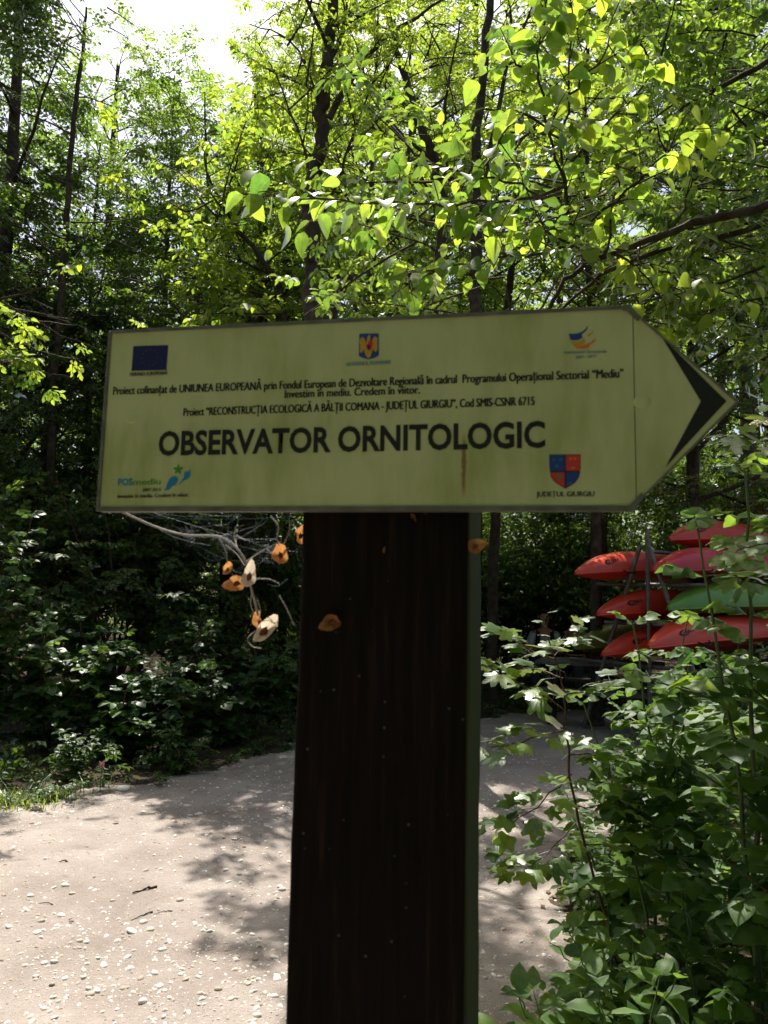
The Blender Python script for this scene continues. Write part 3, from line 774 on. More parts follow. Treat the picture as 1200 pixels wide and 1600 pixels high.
# coat of arms with eagle
arms = bm_link(slab([S2(561.5, 521.7), S2(591.8, 521), S2(592, 555), S2(586, 559), S2(576, 561.5), S2(566, 559), S2(560.7, 556)], -0.0001, 0.0004), 'coat_of_arms', BLUE, sign)
def E2(x, y): return S2(500 + x / 6.667, 500 + y / 6.667)
bm_link(slab([E2(*p) for p in [(418, 340), (420, 260), (412, 225), (428, 185), (448, 180), (470, 205), (480, 250), (490, 210), (498, 175), (512, 155), (524, 165), (524, 205), (540, 240), (552, 195), (575, 170), (600, 190), (598, 240), (602, 290), (590, 330), (570, 330), (555, 300), (540, 345), (525, 385), (505, 400), (485, 385), (468, 345), (455, 300), (440, 340)]], 0.00041, 0.0006), 'eagle', GOLD, arms)
bm_link(slab([E2(*p) for p in [(478, 262), (500, 250), (510, 215), (545, 222), (558, 250), (540, 300), (512, 328), (490, 300)]], 0.00061, 0.0008), 'breast_shield', RED, arms)
bm_link(slab([E2(*p) for p in [(492, 268), (524, 262), (524, 296), (508, 312), (494, 298)]], 0.00081, 0.001), 'breast_quarter', NAVY, arms)
lettering('GUVERNUL ROMÂNIEI', (541, 572), (610, 568.5), 5.5, SKY_INK, 0.008)
# structural-funds swirl
def W2(x, y): return S2(850 + x / 3.871, 490 + y / 3.871)
swirl = bm_link(slab([W2(*p) for p in [(150, 122), (178, 124), (205, 120), (232, 110), (252, 92), (266, 70), (262, 92), (246, 112), (226, 126), (234, 146), (212, 158), (182, 162), (158, 156)]], -0.0001, 0.0004), 'swirl_emblem', BLUE, sign)
bm_link(slab([W2(*p) for p in [(158, 170), (190, 172), (222, 168), (240, 150), (250, 164), (246, 180), (215, 196), (190, 198), (170, 186)]], -0.0001, 0.0004), 'gold_band', GOLD, swirl)
bm_link(slab([W2(*p) for p in [(180, 196), (212, 202), (250, 188), (285, 172), (318, 146), (304, 172), (276, 190), (274, 206), (240, 214), (204, 213)]], -0.0001, 0.00045), 'red_band', ORANGE, swirl)
bm_link(slab([W2(*p) for p in [(262, 130), (282, 118), (300, 100), (290, 122), (268, 140)]], -0.0001, 0.0004), 'gold_ray', GOLD, swirl)
lettering('Instrumente Structurale', (881, 553), (948, 551), 4.5, SKY_INK, 0.015); lettering('2007 - 2013', (899, 560.5), (931, 558.5), 4, SKY_INK, 0.015)
# environment programme logo
lettering('POS', (184.4, 758.6), (207, 757.9), 10, AQUA, 0.03); lettering('mediu', (208, 757.9), (251, 756.8), 9, GREEN, 0.02)
lettering('2007-2013', (223, 768), (251, 767.5), 5, INK, 0.004); lettering('Investim în mediu. Credem în viitor.', (184, 778.5), (295.6, 776), 6, INK, 0.004)
def H2(x, y): return S2(160 + x / 5, 680 + y / 5)
hand = bm_link(slab([H2(*p) for p in [(480, 432), (500, 410), (508, 375), (522, 345), (540, 328), (548, 318), (556, 326), (570, 316), (578, 328), (592, 324), (586, 342), (600, 352), (584, 358), (590, 372), (572, 374), (582, 390), (560, 390), (545, 402), (525, 422), (505, 430)]], -0.0001, 0.0004), 'hand_emblem', AQUA, sign)
bm_link(slab([H2(*p) for p in [(600, 392), (606, 372), (622, 352), (636, 330), (642, 300), (644, 280), (656, 292), (662, 276), (672, 290), (686, 264), (690, 296), (682, 326), (660, 346), (634, 356), (614, 372)]], -0.0001, 0.0004), 'hand_emblem', AQUA, sign)
fl = []
cf = H2(592, 268); pr = np.linalg.norm(H2(620, 268) - H2(592, 268))
for k in range(30):
    a_ = k * 2 * math.pi / 30; fl.append(cf + pr * (1.0 + 0.38 * math.cos(5 * a_)) * np.array([math.sin(a_), math.cos(a_)]))
flower = bm_link(slab(fl, -0.0001, 0.0004), 'flower_emblem', GREEN, sign)
bm_link(slab([cf + pr * 0.3 * np.array([math.cos(t), math.sin(t)]) for t in np.linspace(0, 5.5, 8)], 0.00041, 0.0006), 'flower_centre', FADED, flower)
# county shield
def C2(x, y): return S2(800 + x / 4.615, 680 + y / 4.615)
shield = bm_link(slab([C2(*p) for p in [(268, 140), (495, 138), (495, 240), (485, 300), (455, 345), (385, 386), (315, 345), (280, 300), (270, 240)]], -0.0001, 0.0003), 'county_shield', INK, sign)
for nm, mt, pp in (('blue_quarter', BLUE, [(272, 144), (379, 143), (379, 258), (274, 259)]), ('red_quarter', RED, [(388, 143), (491, 142), (491, 257), (388, 258)]),
                   ('red_quarter', RED, [(278, 268), (379, 267), (379, 376), (318, 340), (286, 298)]), ('blue_quarter', BLUE, [(388, 267), (488, 266), (480, 298), (451, 341), (388, 378)])):
    bm_link(slab([C2(*p) for p in pp], 0.00031, 0.0005), nm, mt, shield)
for mt, pp in ((STEEL_BLUE, [(288, 170), (310, 168), (308, 184), (292, 186)]), (STEEL_BLUE, [(340, 168), (364, 166), (360, 184), (344, 184)]), (STEEL_BLUE, [(308, 215), (338, 212), (334, 236), (314, 236)]),
               (FADED, [(318, 285), (340, 275), (362, 290), (352, 325), (332, 330), (330, 305)]), (STEEL_BLUE, [(395, 350), (418, 336), (436, 342), (420, 356), (396, 364)]),
               (ORANGE, [(414, 165), (432, 160), (434, 176), (416, 180)]), (ORANGE, [(444, 162), (462, 160), (460, 178), (446, 178)]), (ORANGE, [(420, 236), (440, 228), (458, 236), (440, 246)])):
    bm_link(slab([C2(*p) for p in pp], 0.00051, 0.0007), 'charge', mt, shield)
lettering('JUDEȚUL GIURGIU', (838, 776), (928.5, 775.5), 7.5, INK, 0.008)

# the post
def post_mat():
    m, n, l = nt('post_wood')
    o = n.new('ShaderNodeOutputMaterial'); b = n.new('ShaderNodeBsdfPrincipled'); b.inputs['Roughness'].default_value = 0.85; b.inputs['Specular IOR Level'].default_value = 0.12
    tc = n.new('ShaderNodeTexCoord'); mp = n.new('ShaderNodeMapping'); mp.inputs['Scale'].default_value = (1, 0.045, 1); l.new(tc.outputs['Object'], mp.inputs[0])
    t = n.new('ShaderNodeTexNoise'); t.inputs['Scale'].default_value = 130; t.inputs['Detail'].default_value = 6; t.inputs['Roughness'].default_value = 0.7; l.new(mp.outputs[0], t.inputs['Vector'])
    r = n.new('ShaderNodeValToRGB'); e = r.color_ramp.elements; e[0].position = 0.3; e[1].position = 0.75
    e[0].color = (0.004, 0.003, 0.0022, 1); e[1].color = (0.036, 0.018, 0.011, 1); e.new(0.55).color = (0.009, 0.0055, 0.0036, 1); l.new(t.outputs['Fac'], r.inputs[0])
    # lichen flecks and cobweb lint
    v = n.new('ShaderNodeTexVoronoi'); v.inputs['Scale'].default_value = 75; l.new(tc.outputs['Object'], v.inputs['Vector'])
    vr = n.new('ShaderNodeValToRGB'); vr.color_ramp.elements[0].position = 0.05; vr.color_ramp.elements[1].position = 0.14
    vr.color_ramp.elements[0].color = (1, 1, 1, 1); vr.color_ramp.elements[1].color = (0, 0, 0, 1); l.new(v.outputs['Distance'], vr.inputs[0])
    sc = n.new('ShaderNodeSeparateColor'); l.new(v.outputs['Color'], sc.inputs[0])
    gt = n.new('ShaderNodeMath'); gt.operation = 'GREATER_THAN'; gt.inputs[1].default_value = 0.80; l.new(sc.outputs[0], gt.inputs[0])
    mu = n.new('ShaderNodeMath'); mu.operation = 'MULTIPLY'; l.new(gt.outputs[0], mu.inputs[0]); l.new(vr.outputs[0], mu.inputs[1])
    m3 = n.new('ShaderNodeMath'); m3.operation = 'MULTIPLY'; m3.inputs[1].default_value = 0.75; l.new(mu.outputs[0], m3.inputs[0])
    x = n.new('ShaderNodeMix'); x.data_type = 'RGBA'; l.new(m3.outputs[0], x.inputs[0]); l.new(r.outputs[0], x.inputs[6]); x.inputs[7].default_value = (0.11, 0.11, 0.10, 1)
    # algae film on the right-hand side
    sx = n.new('ShaderNodeSeparateXYZ'); l.new(tc.outputs['Object'], sx.inputs[0])
    al = n.new('ShaderNodeMath'); al.operation = 'GREATER_THAN'; al.inputs[1].default_value = float(POST_X1) - 0.0025; l.new(sx.outputs[0], al.inputs[0])
    a3 = n.new('ShaderNodeMath'); a3.operation = 'MULTIPLY'; a3.inputs[1].default_value = 0.85; l.new(al.outputs[0], a3.inputs[0])
    x2 = n.new('ShaderNodeMix'); x2.data_type = 'RGBA'; l.new(a3.outputs[0], x2.inputs[0]); l.new(x.outputs[2], x2.inputs[6]); x2.inputs[7].default_value = (0.045, 0.055, 0.02, 1)
    l.new(x2.outputs[2], b.inputs['Base Color'])
    bp = n.new('ShaderNodeBump'); bp.inputs['Strength'].default_value = 0.5; bp.inputs['Distance'].default_value = 0.002; l.new(t.outputs['Fac'], bp.inputs['Height']); l.new(bp.outputs[0], b.inputs['Normal'])
    l.new(b.outputs[0], o.inputs[0]); return m
PZ = -0.0088
POST_X0, POST_X1 = float((S2(470, 810, PZ)[0] + S2(447, 1600, PZ)[0]) / 2), float((S2(735, 810, PZ)[0] + S2(729, 1600, PZ)[0]) / 2)
V, F = box(POST_X0, POST_X1, -2.1, 0.085, PZ - 0.19, PZ)
# rows of vertices down the faces so the sawn edges can wander a little
bm = bmesh.new()
vv = [bm.verts.new(q) for q in V]
for f in F: bm.faces.new([vv[i] for i in f])
bmesh.ops.recalc_face_normals(bm, faces=bm.faces)
bmesh.ops.subdivide_edges(bm, edges=[e for e in bm.edges if abs(e.verts[0].co.y - e.verts[1].co.y) > 1], cuts=40)
bmesh.ops.bevel(bm, geom=[e for e in bm.edges if len(e.link_faces) == 2 and e.calc_face_angle() > 1], offset=0.004, segments=2, profile=0.5, affect='EDGES')
for q in bm.verts:
    q.co.x += 0.0007 * math.sin(q.co.y * 17 + q.co.z * 30) + 0.0004 * math.sin(q.co.y * 61); q.co.z += 0.0006 * math.sin(q.co.y * 23 + q.co.x * 11)
me = bpy.data.meshes.new('wooden_post'); bm.to_mesh(me); bm.free(); me.materials.append(post_mat())
post = tag(link('wooden_post', me), 'thick dark brown wooden post carrying the arrow sign', 'post')
post.matrix_world = BM

# ------------------------------------------------------------------ dry twig, cobwebs and winged seeds under the sign
M_DRY = principled('dry_twig_bark', (0.30, 0.27, 0.23), 0.9, 0.1, noise=300, color2=(0.5, 0.48, 0.44))
M_SILK = leaf_mat('spider_silk', (0.5, 0.5, 0.48), (0.45, 0.45, 0.43), gloss=0.2, rough=0.5)
DT = 0.93
tw = empty('dry_twig', P(185, 798, 0.90), 'thin grey cobwebbed twig hanging below the left half of the sign', 'twig')
def px_tube(acc, pts, d, r, n=5):
    q = smooth_path([P(u, v, d + dd) for u, v, dd in pts], 4); acc.add(*tube(q, np.linspace(r[0], r[1], len(q)), n))
a = Acc(); px_tube(a, [(185, 797, -.03), (240, 822, 0), (290, 836, 0), (340, 838, 0.01), (365, 852, 0.01), (384, 878, 0.01), (391, 912, 0), (399, 942, 0), (403, 962, 0)], DT, (0.0013, 0.0016), 6); a.obj('stem', M_DRY, tw, True)
for pts in ([(340, 838, .01), (352, 858, .02), (356, 880, .02)], [(372, 860, .01), (366, 838, .03), (369, 822, .03)], [(369, 836, .03), (384, 845, .03)], [(352, 852, .02), (370, 866, .03), (382, 884, .02)],
            [(384, 878, .01), (415, 858, .03), (440, 846, .03)], [(415, 858, .03), (428, 866, .04), (437, 868, .03)], [(440, 858, .03), (452, 830, .02), (452, 806, .02)], [(391, 905, 0), (420, 905, .02), (436, 912, .02)],
            [(436, 930, .04), (450, 955, .04), (460, 978, .04)], [(400, 985, 0), (387, 998, 0), (394, 1010, 0), (408, 1013, 0)], [(394, 925, 0), (392, 945, 0), (400, 965, .002)], [(402, 935, 0), (407, 955, 0), (404, 970, .002)]):
    a = Acc(); px_tube(a, pts, DT, (0.0009, 0.0005), 5); a.obj('side_twig', M_DRY, tw, True)
web = empty('cobweb', P(400, 850, 0.95), 'grey wispy cobweb strung between the sign, twig and post', 'cobweb')
a = Acc()
anch = [P(u, v, DT + dd) for u, v, dd in [(200, 803, .0), (290, 838, 0), (340, 840, .01), (300, 800, 0), (366, 840, .02), (384, 880, .01), (420, 800, .02), (469, 830, .03), (466, 870, .03), (462, 905, .03), (440, 850, .03), (391, 915, 0), (452, 806, .03), (355, 885, .02)]]
for i in range(48):
    p, q = anch[rng.integers(len(anch))], anch[rng.integers(len(anch))]
    t0, t1 = rng.uniform(0, .5), rng.uniform(.5, 1); p0 = p + (q - p) * t0 + rng.normal(0, .006, 3); p1 = p + (q - p) * t1 + rng.normal(0, .006, 3)
    m_ = (p0 + p1) / 2 - UPV * rng.uniform(0, .008); a.add(*tube(smooth_path([p0, m_, p1], 3), rng.uniform(0.00007, 0.00016), 3))
for c_, rr_ in ((P(297, 838, DT), .008), (P(352, 848, DT), .008), (P(420, 862, DT + .03), .012)):
    for i in range(40):
        p0 = c_ + rng.normal(0, rr_ * .6, 3); a.add(*tube(smooth_path([p0, p0 + rng.normal(0, rr_ * .4, 3), p0 + rng.normal(0, rr_ * .8, 3)], 3), 0.00009, 3))
a.obj('silk_threads', M_SILK, web)['kind'] = 'stuff'

def wing_mat(name, c, t):
    m, n, l = nt(name)
    o = n.new('ShaderNodeOutputMaterial'); tc = n.new('ShaderNodeTexCoord')
    w = n.new('ShaderNodeTexNoise'); w.inputs['Scale'].default_value = 3.2; w.inputs['Detail'].default_value = 5; l.new(tc.outputs['Object'], w.inputs['Vector']); w.inputs['Distortion'].default_value = 1.2
    r = n.new('ShaderNodeValToRGB'); r.color_ramp.elements[0].position = .3; r.color_ramp.elements[1].position = .7
    r.color_ramp.elements[0].color = (*c, 1); r.color_ramp.elements[1].color = (*[x * .6 for x in c], 1); l.new(w.outputs['Fac'], r.inputs[0])
    d = n.new('ShaderNodeBsdfDiffuse'); l.new(r.outputs[0], d.inputs[0]); tr = n.new('ShaderNodeBsdfTranslucent'); tr.inputs[0].default_value = (*t, 1)
    x = n.new('ShaderNodeMixShader'); x.inputs[0].default_value = .5; l.new(d.outputs[0], x.inputs[1]); l.new(tr.outputs[0], x.inputs[2]); l.new(x.outputs[0], o.inputs[0])
    return m
W_OR, W_PALE, W_SEED = wing_mat('wing_orange', (.46, .20, .07), (.55, .25, .08)), wing_mat('wing_pale', (.66, .57, .45), (.75, .62, .46)), principled('seed_brown', (.20, .06, .022), .7, .2, noise=6, color2=(.11, .03, .012))
def wing_mesh(name, mat, asp, cup, seed):
    rr = np.random.default_rng(seed); k = 18; V = [(0, 0, -cup * .4)]; rings = 3
    for j in range(1, rings + 1):
        f = j / rings
        for i in range(k):
            t = i * 2 * math.pi / k; r = 0.46 * (1 + (.45 if asp < .7 else .22) * max(0, math.cos(t)) ** 8 + 0.07 * math.sin(3 * t + seed) + .05 * math.sin(5 * t + 2 * seed) + rr.normal(0, .022))
            x, y = r * math.cos(t) * f, r * math.sin(t) * asp * f
            V.append((x, y, cup * (f * f * .9 - .4) + .11 * f * f * math.sin(2 * t + seed) + .05 * f * math.sin(5 * t + 1.3 * seed)))
    F = [(0, 1 + i, 1 + (i + 1) % k) for i in range(k)]
    for j in range(rings - 1):
        F += [(1 + j * k + i, 1 + (j + 1) * k + i, 1 + (j + 1) * k + (i + 1) % k, 1 + j * k + (i + 1) % k) for i in range(k)]
    me = bpy.data.meshes.new(name); me.from_pydata(V, [], F); me.materials.append(mat); me.polygons.foreach_set('use_smooth', np.ones(len(F), bool)); return me
bm = bmesh.new(); bmesh.ops.create_icosphere(bm, subdivisions=2, radius=1)
for q in bm.verts: q.co = Vector((q.co.x * .17 * (1 + .2 * math.sin(q.co.y * 5)), q.co.y * .12, q.co.z * .035))
SEED_ME = bpy.data.meshes.new('seed'); bm.to_mesh(SEED_ME); bm.free(); SEED_ME.materials.append(W_SEED)
seeds = [  # u, v, size px, in-plane angle, tilt, depth offset, pale?, aspect, label
    (356, 889, 22, 60, .7, .02, 0, .7, 'small orange papery seed at the upper left of the hanging cluster'),
    (368, 912, 34, 190, .25, .005, 0, .78, 'round orange papery seed, left of the pale one on the twig'),
    (390, 899, 40, 75, .35, -.004, 1, .66, 'pale cream papery seed, upper one on the hanging twig'),
    (438, 866, 32, 95, .2, .02, 0, .85, 'orange papery seed with dark centre dangling alone left of the post'),
    (470, 836, 30, 80, .9, .03, 0, .8, 'orange papery seed half hidden against the post below the sign'),
    (405, 971, 30, 100, .8, .006, 0, .62, 'orange papery seed tucked behind the lowest pale seed'),
    (414, 985, 50, 48, .4, -.006, 1, .52, 'pale cream papery seed at the bottom tip of the twig'),
    (517, 973, 34, 200, .1, None, 0, .8, 'orange papery seed stuck on the front of the dark post'),
    (744, 853, 30, 20, .25, None, 0, .85, 'orange papery seed stuck on the right edge of the dark post'),
    (600, 860, 9, 80, .4, None, 0, .5, 'tiny reddish papery flake on the post below the board'),
    (646, 810, 14, 120, .6, None, 0, .5, 'brown papery flake just under the bottom edge of the board')]
for i, (u, v, px, an, tilt, dd, pale, asp, lab) in enumerate(seeds):
    d_ = DT + dd if dd is not None else None
    if d_ is None:
        xy = S2(u, v, PZ + .004); pos = BO + br * xy[0] + bu * xy[1] + bz * (PZ + .004); d_ = (pos - CAM) @ FW
    else: pos = P(u, v, d_)
    s = px / 1200 * d_
    nrm = unit(-FW + UP * tilt * .8 + RT * tilt * math.sin(i * 2.1)); ax = RT * math.cos(rad(an)) + UP * math.sin(rad(an))
    e = empty('winged_seed', pos, lab, 'seed', 'papery winged seeds around the post')
    B = frame(pos, ax, nrm)
    e.matrix_world = M4(pos, B, s)
    w = link('wing', wing_mesh('wing', W_PALE if pale else W_OR, asp, .16 if pale else .22, i), e); sd_o = link('seed', SEED_ME, e); sd_o.location = (-.06, 0, -.01)
    if i in (3,):
        a = Acc(); q = np.array([(0.45, 0, 0), (0.8, .1, 0), (1.35, -.05, .1), (1.9, .3, .1)]); a.add(*tube(smooth_path(q, 3), .03, 4)); link('stalk', a.mesh('stalk', [M_DRY]), e)
# ------------------------------------------------------------------ trees
SHAFTS += [(-2.75, 5.75, 0.2, 0.55), (-3.3, 6.3, 0.8, 0.8), (-3.3, 7.1, 1.5, 0.8), (-2.4, 6.9, 0.7, 0.6), (-2.0, 8.0, 1.2, 0.45), (-2.0, 8.9, 6.8, 1.5), (1.25, 2.9, 1.0, 0.4), (1.5, 3.4, 1.2, 0.4), (-2.7, 6.0, 3.6, 0.8), (1.05, 4.0, 0.3, 0.55), (0.95, 2.9, 0.8, 0.5), (1.3, 2.6, 0.5, 0.35),
           (0.75, 2.75, 1.3, 0.45), (1.6, 4.1, 1.0, 0.5), (1.9, 5.4, 0.7, 0.5), (1.0, 5.9, 0.0, 0.8), (0.85, 4.3, 0.0, 0.4), (1.25, 2.5, 1.9, 0.25), (2.6, 8.6, 1.7, 0.5)]
def px_path(pts, d):
    return [P(u, v, d + (dd if dd else 0)) for u, v, dd in [(p + (0,))[:3] for p in pts]]
def grounded(pts, x=None, y=None):
    """a trunk through the given points, carried down to the soil"""
    p = np.array(pts[0]); gx_, gy_ = (p[0] if x is None else x), (p[1] if y is None else y)
    z = float(ground_z(np.array(gx_), np.array(gy_))) - 0.08
    m = np.array([gx_ * .45 + p[0] * .55, gy_ * .45 + p[1] * .55, z * .5 + p[2] * .5])
    return [np.array([gx_, gy_, z]), m] + list(pts)

# main dark trunk behind the sign, forking towards the top
T1 = px_path([(487, 500), (490, 430), (489, 400), (484, 350), (487, 300), (500, 240), (505, 180), (511, 100), (519, 20), (524, -80), (520, -180)], 6.5)
tree('slender_tree', 'dark bare-trunked tree rising straight above the left half of the sign', grounded(T1, *P(560, 1000, 6.5)[:2]), 0.085, 0.035, 0.052, LEAF_YOUNG, n_limb=14, t_lo=0.62, limb_len=(0.9, 1.8), sec=9, step=0.10,
     limbs=[(px_path([(498, 402), (540, 378), (590, 345), (640, 318), (690, 300)], 6.5), 0.028), (px_path([(507, 330), (530, 270), (560, 190), (585, 120), (600, 60)], 6.5), 0.016),
            (px_path([(515, 185), (550, 120), (590, 70), (650, 25), (720, -20)], 6.4), 0.030), (px_path([(489, 330), (483, 260), (462, 200), (428, 110), (400, 60)], 6.6), 0.016),
            (px_path([(503, 200), (494, 150), (475, 95), (440, 55), (390, 40)], 6.5), 0.016), (px_path([(512, 100), (535, 50), (545, 0), (575, -60)], 6.5), 0.022)], twiggy=90)
tree('slender_tree', 'thin leaning stem curving up just right of the main dark trunk', grounded(px_path([(520, 500), (540, 450), (560, 410), (590, 350), (620, 300), (640, 230), (640, 150)], 6.9), *P(590, 1000, 6.9)[:2]), 0.045, 0.012, 0.05, LEAF_YOUNG,
     n_limb=8, t_lo=0.55, limb_len=(0.5, 1.0), sec=4, twiggy=40)
tree('forked_tree', 'dark trunk bending left above the middle of the sign', grounded(px_path([(683, 500), (686, 420), (690, 350), (682, 270), (668, 220), (648, 170), (630, 110), (612, 40), (600, -40)], 7.8), *P(640, 1000, 7.8)[:2]), 0.075, 0.02, 0.055, LEAF_YOUNG,
     n_limb=14, t_lo=0.5, limb_len=(0.8, 1.6), sec=8, step=0.11, limbs=[(px_path([(684, 300), (700, 240), (695, 180), (705, 110), (720, 30)], 7.8), 0.03), (px_path([(690, 380), (670, 300), (640, 250), (600, 220)], 7.8), 0.02)], twiggy=60)
tree('forked_tree', 'straight dark trunk above the right half of the board', grounded(px_path([(742, 500), (744, 420), (742, 300), (746, 200), (758, 100), (764, 0), (768, -120)], 7.2), *P(690, 1000, 7.2)[:2]), 0.06, 0.03, 0.055, LEAF_YOUNG,
     n_limb=14, t_lo=0.5, limb_len=(0.8, 1.6), sec=8, step=0.11, limbs=[(px_path([(740, 430), (755, 300), (772, 200), (795, 100), (835, 5)], 7.2), 0.042), (px_path([(742, 330), (700, 280), (660, 260)], 7.2), 0.016), (px_path([(795, 100), (800, 40), (790, -30)], 7.2), 0.025)], twiggy=60)
# bright young foliage left of the main trunk, grown from a hidden stem behind the board
YL = [[(445, 470), (380, 450), (300, 430), (180, 375)], [(440, 480), (350, 470), (250, 450), (150, 420)], [(425, 430), (360, 400), (290, 370), (205, 330)], [(390, 380), (330, 330), (280, 270), (210, 235)], [(370, 350), (330, 300), (320, 240), (290, 190)],
      [(365, 345), (400, 290), (430, 250), (450, 200)], [(350, 320), (370, 250), (380, 190), (400, 150)], [(440, 470), (480, 440), (540, 430), (600, 440)], [(445, 490), (400, 490), (330, 490), (240, 490)], [(410, 420), (450, 380), (470, 340)], [(340, 310), (290, 330), (250, 300), (230, 270)]]
tree('young_elm_tree', 'young tree with bright yellow-green layered leaves left of the main trunk', grounded(px_path([(446, 500), (430, 440), (395, 385), (365, 345), (335, 300), (318, 240)], 9.0), *P(580, 1000, 9.0)[:2]), 0.05, 0.008, 0.11, LEAF_YOUNG,
     n_limb=0, sec=11, step=0.16, hexleaf=True, limbs=[(px_path([p + (rng.normal(0, .25),) for p in l], 9.0), 0.015) for l in YL], flat=0.2)
LL = [[(-90, 430), (0, 470), (70, 510), (150, 545)], [(-90, 480), (0, 520), (60, 550), (120, 560)], [(-90, 540), (-10, 560), (60, 580), (110, 590)], [(-60, 470), (40, 485), (110, 500)]]
tree('young_elm_tree', 'yellow-green low bough reaching in from the left edge beside the sign', grounded(px_path([(-160, 700), (-140, 560), (-100, 450), (-80, 380)], 6.0)), 0.035, 0.01, 0.075, LEAF_YOUNG,
     n_limb=0, sec=6, step=0.11, hexleaf=True, limbs=[(px_path([p + (rng.normal(0, .15),) for p in l], 6.0), 0.012) for l in LL], flat=0.18)

# tall shaded trees on the left
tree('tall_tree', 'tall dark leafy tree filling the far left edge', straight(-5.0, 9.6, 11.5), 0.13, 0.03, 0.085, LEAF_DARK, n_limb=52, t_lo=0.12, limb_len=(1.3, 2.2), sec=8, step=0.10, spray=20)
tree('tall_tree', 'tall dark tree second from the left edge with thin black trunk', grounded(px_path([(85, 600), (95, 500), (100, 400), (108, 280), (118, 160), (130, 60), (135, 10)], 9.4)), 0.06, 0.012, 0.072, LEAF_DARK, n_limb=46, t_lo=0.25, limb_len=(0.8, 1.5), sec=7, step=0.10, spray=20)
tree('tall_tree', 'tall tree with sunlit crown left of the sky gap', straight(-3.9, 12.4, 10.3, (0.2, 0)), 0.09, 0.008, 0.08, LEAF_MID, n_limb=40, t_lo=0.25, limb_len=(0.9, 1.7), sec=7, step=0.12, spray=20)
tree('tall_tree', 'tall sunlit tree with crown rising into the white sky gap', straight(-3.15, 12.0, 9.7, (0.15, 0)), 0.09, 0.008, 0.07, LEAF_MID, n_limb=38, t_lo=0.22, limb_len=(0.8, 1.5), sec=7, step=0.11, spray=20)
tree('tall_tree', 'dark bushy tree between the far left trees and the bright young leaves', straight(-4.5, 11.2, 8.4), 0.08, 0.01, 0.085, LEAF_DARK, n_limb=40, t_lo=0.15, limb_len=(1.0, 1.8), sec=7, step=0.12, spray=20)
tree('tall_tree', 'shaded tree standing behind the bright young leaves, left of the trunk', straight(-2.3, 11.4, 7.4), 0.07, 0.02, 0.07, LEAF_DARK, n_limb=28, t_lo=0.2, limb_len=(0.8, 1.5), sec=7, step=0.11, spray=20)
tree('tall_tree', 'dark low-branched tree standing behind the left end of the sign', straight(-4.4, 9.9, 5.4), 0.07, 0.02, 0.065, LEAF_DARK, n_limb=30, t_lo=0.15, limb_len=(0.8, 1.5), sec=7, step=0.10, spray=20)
# trunks seen below the board
tree('shaded_tree', 'stout dark trunk seen below the sign, left of the post', grounded(px_path([(384, 830), (392, 700), (400, 560), (405, 430), (410, 330), (405, 230), (400, 140)], 10.6), *P(352, 1040, 10.6)[:2]), 0.14, 0.03, 0.07, LEAF_MID, n_limb=30, t_lo=0.42, limb_len=(0.9, 1.8), sec=7, step=0.12, spray=20)
tree('shaded_tree', 'thin dark trunk left of the stout trunk below the sign', grounded(px_path([(350, 830), (352, 700), (345, 540), (340, 400), (338, 300)], 11), *P(343, 1030, 11)[:2]), 0.05, 0.02, 0.07, LEAF_MID, n_limb=18, t_lo=0.45, limb_len=(0.7, 1.4), sec=6, step=0.12, spray=20)
tree('shaded_tree', 'dark trunk seen below the sign, close beside the post', grounded(px_path([(425, 830), (430, 700), (445, 540), (450, 400), (455, 250)], 12), *P(428, 1020, 12)[:2]), 0.085, 0.03, 0.075, LEAF_MID, n_limb=22, t_lo=0.5, limb_len=(0.9, 1.6), sec=6, step=0.12, spray=20)
tree('shaded_tree', 'reddish dark trunk just right of the post in the deep shade', grounded(px_path([(772, 850), (776, 700), (790, 520), (800, 400), (810, 250)], 10.2), *P(770, 1030, 10.2)[:2]), 0.085, 0.03, 0.07, LEAF_MID, n_limb=26, t_lo=0.42, limb_len=(0.9, 1.7), sec=7, step=0.12, spray=20)
# right-hand trees
tree('grey_tree', 'pale grey leaning trunk high at the top right, left one of the pair', grounded(px_path([(1165, 600), (1140, 400), (1110, 250), (1085, 130), (1062, 0), (1050, -120)], 12)), 0.13, 0.06, 0.07, LEAF_MID, bark=BARK_GREY, n_limb=26, t_lo=0.35, limb_len=(0.9, 1.8), sec=7, step=0.12, spray=20)
tree('grey_tree', 'pale grey leaning trunk high at the top right, right one of the pair', grounded(px_path([(1200, 600), (1180, 400), (1150, 230), (1130, 110), (1112, 0), (1100, -120)], 12.6)), 0.12, 0.05, 0.07, LEAF_MID, bark=BARK_GREY, n_limb=24, t_lo=0.35, limb_len=(0.9, 1.8), sec=7, step=0.12, spray=20)
tree('tall_tree', 'dense tree standing right behind the arrow tip of the sign', straight(4.1, 9.9, 9.6), 0.10, 0.03, 0.065, LEAF_DARK, n_limb=34, t_lo=0.25, limb_len=(1.0, 1.9), sec=8, step=0.12, spray=20)
tree('tall_tree', 'leafy tree at the right edge above the kayaks', straight(5.6, 10.8, 10), 0.10, 0.03, 0.065, LEAF_MID, n_limb=32, t_lo=0.22, limb_len=(1.0, 1.9), sec=8, step=0.12, spray=20)
tree('tall_tree', 'tall pale-leaved tree behind the right half of the board', straight(1.35, 11.2, 11), 0.10, 0.03, 0.065, LEAF_YOUNG, n_limb=34, t_lo=0.3, limb_len=(0.9, 1.7), sec=7, step=0.12, spray=20)
tree('tall_tree', 'tall pale-leaved tree behind the main dark trunk', straight(-0.9, 12.2, 11), 0.10, 0.03, 0.068, LEAF_YOUNG, n_limb=30, t_lo=0.3, limb_len=(0.9, 1.7), sec=7, step=0.12, spray=20)
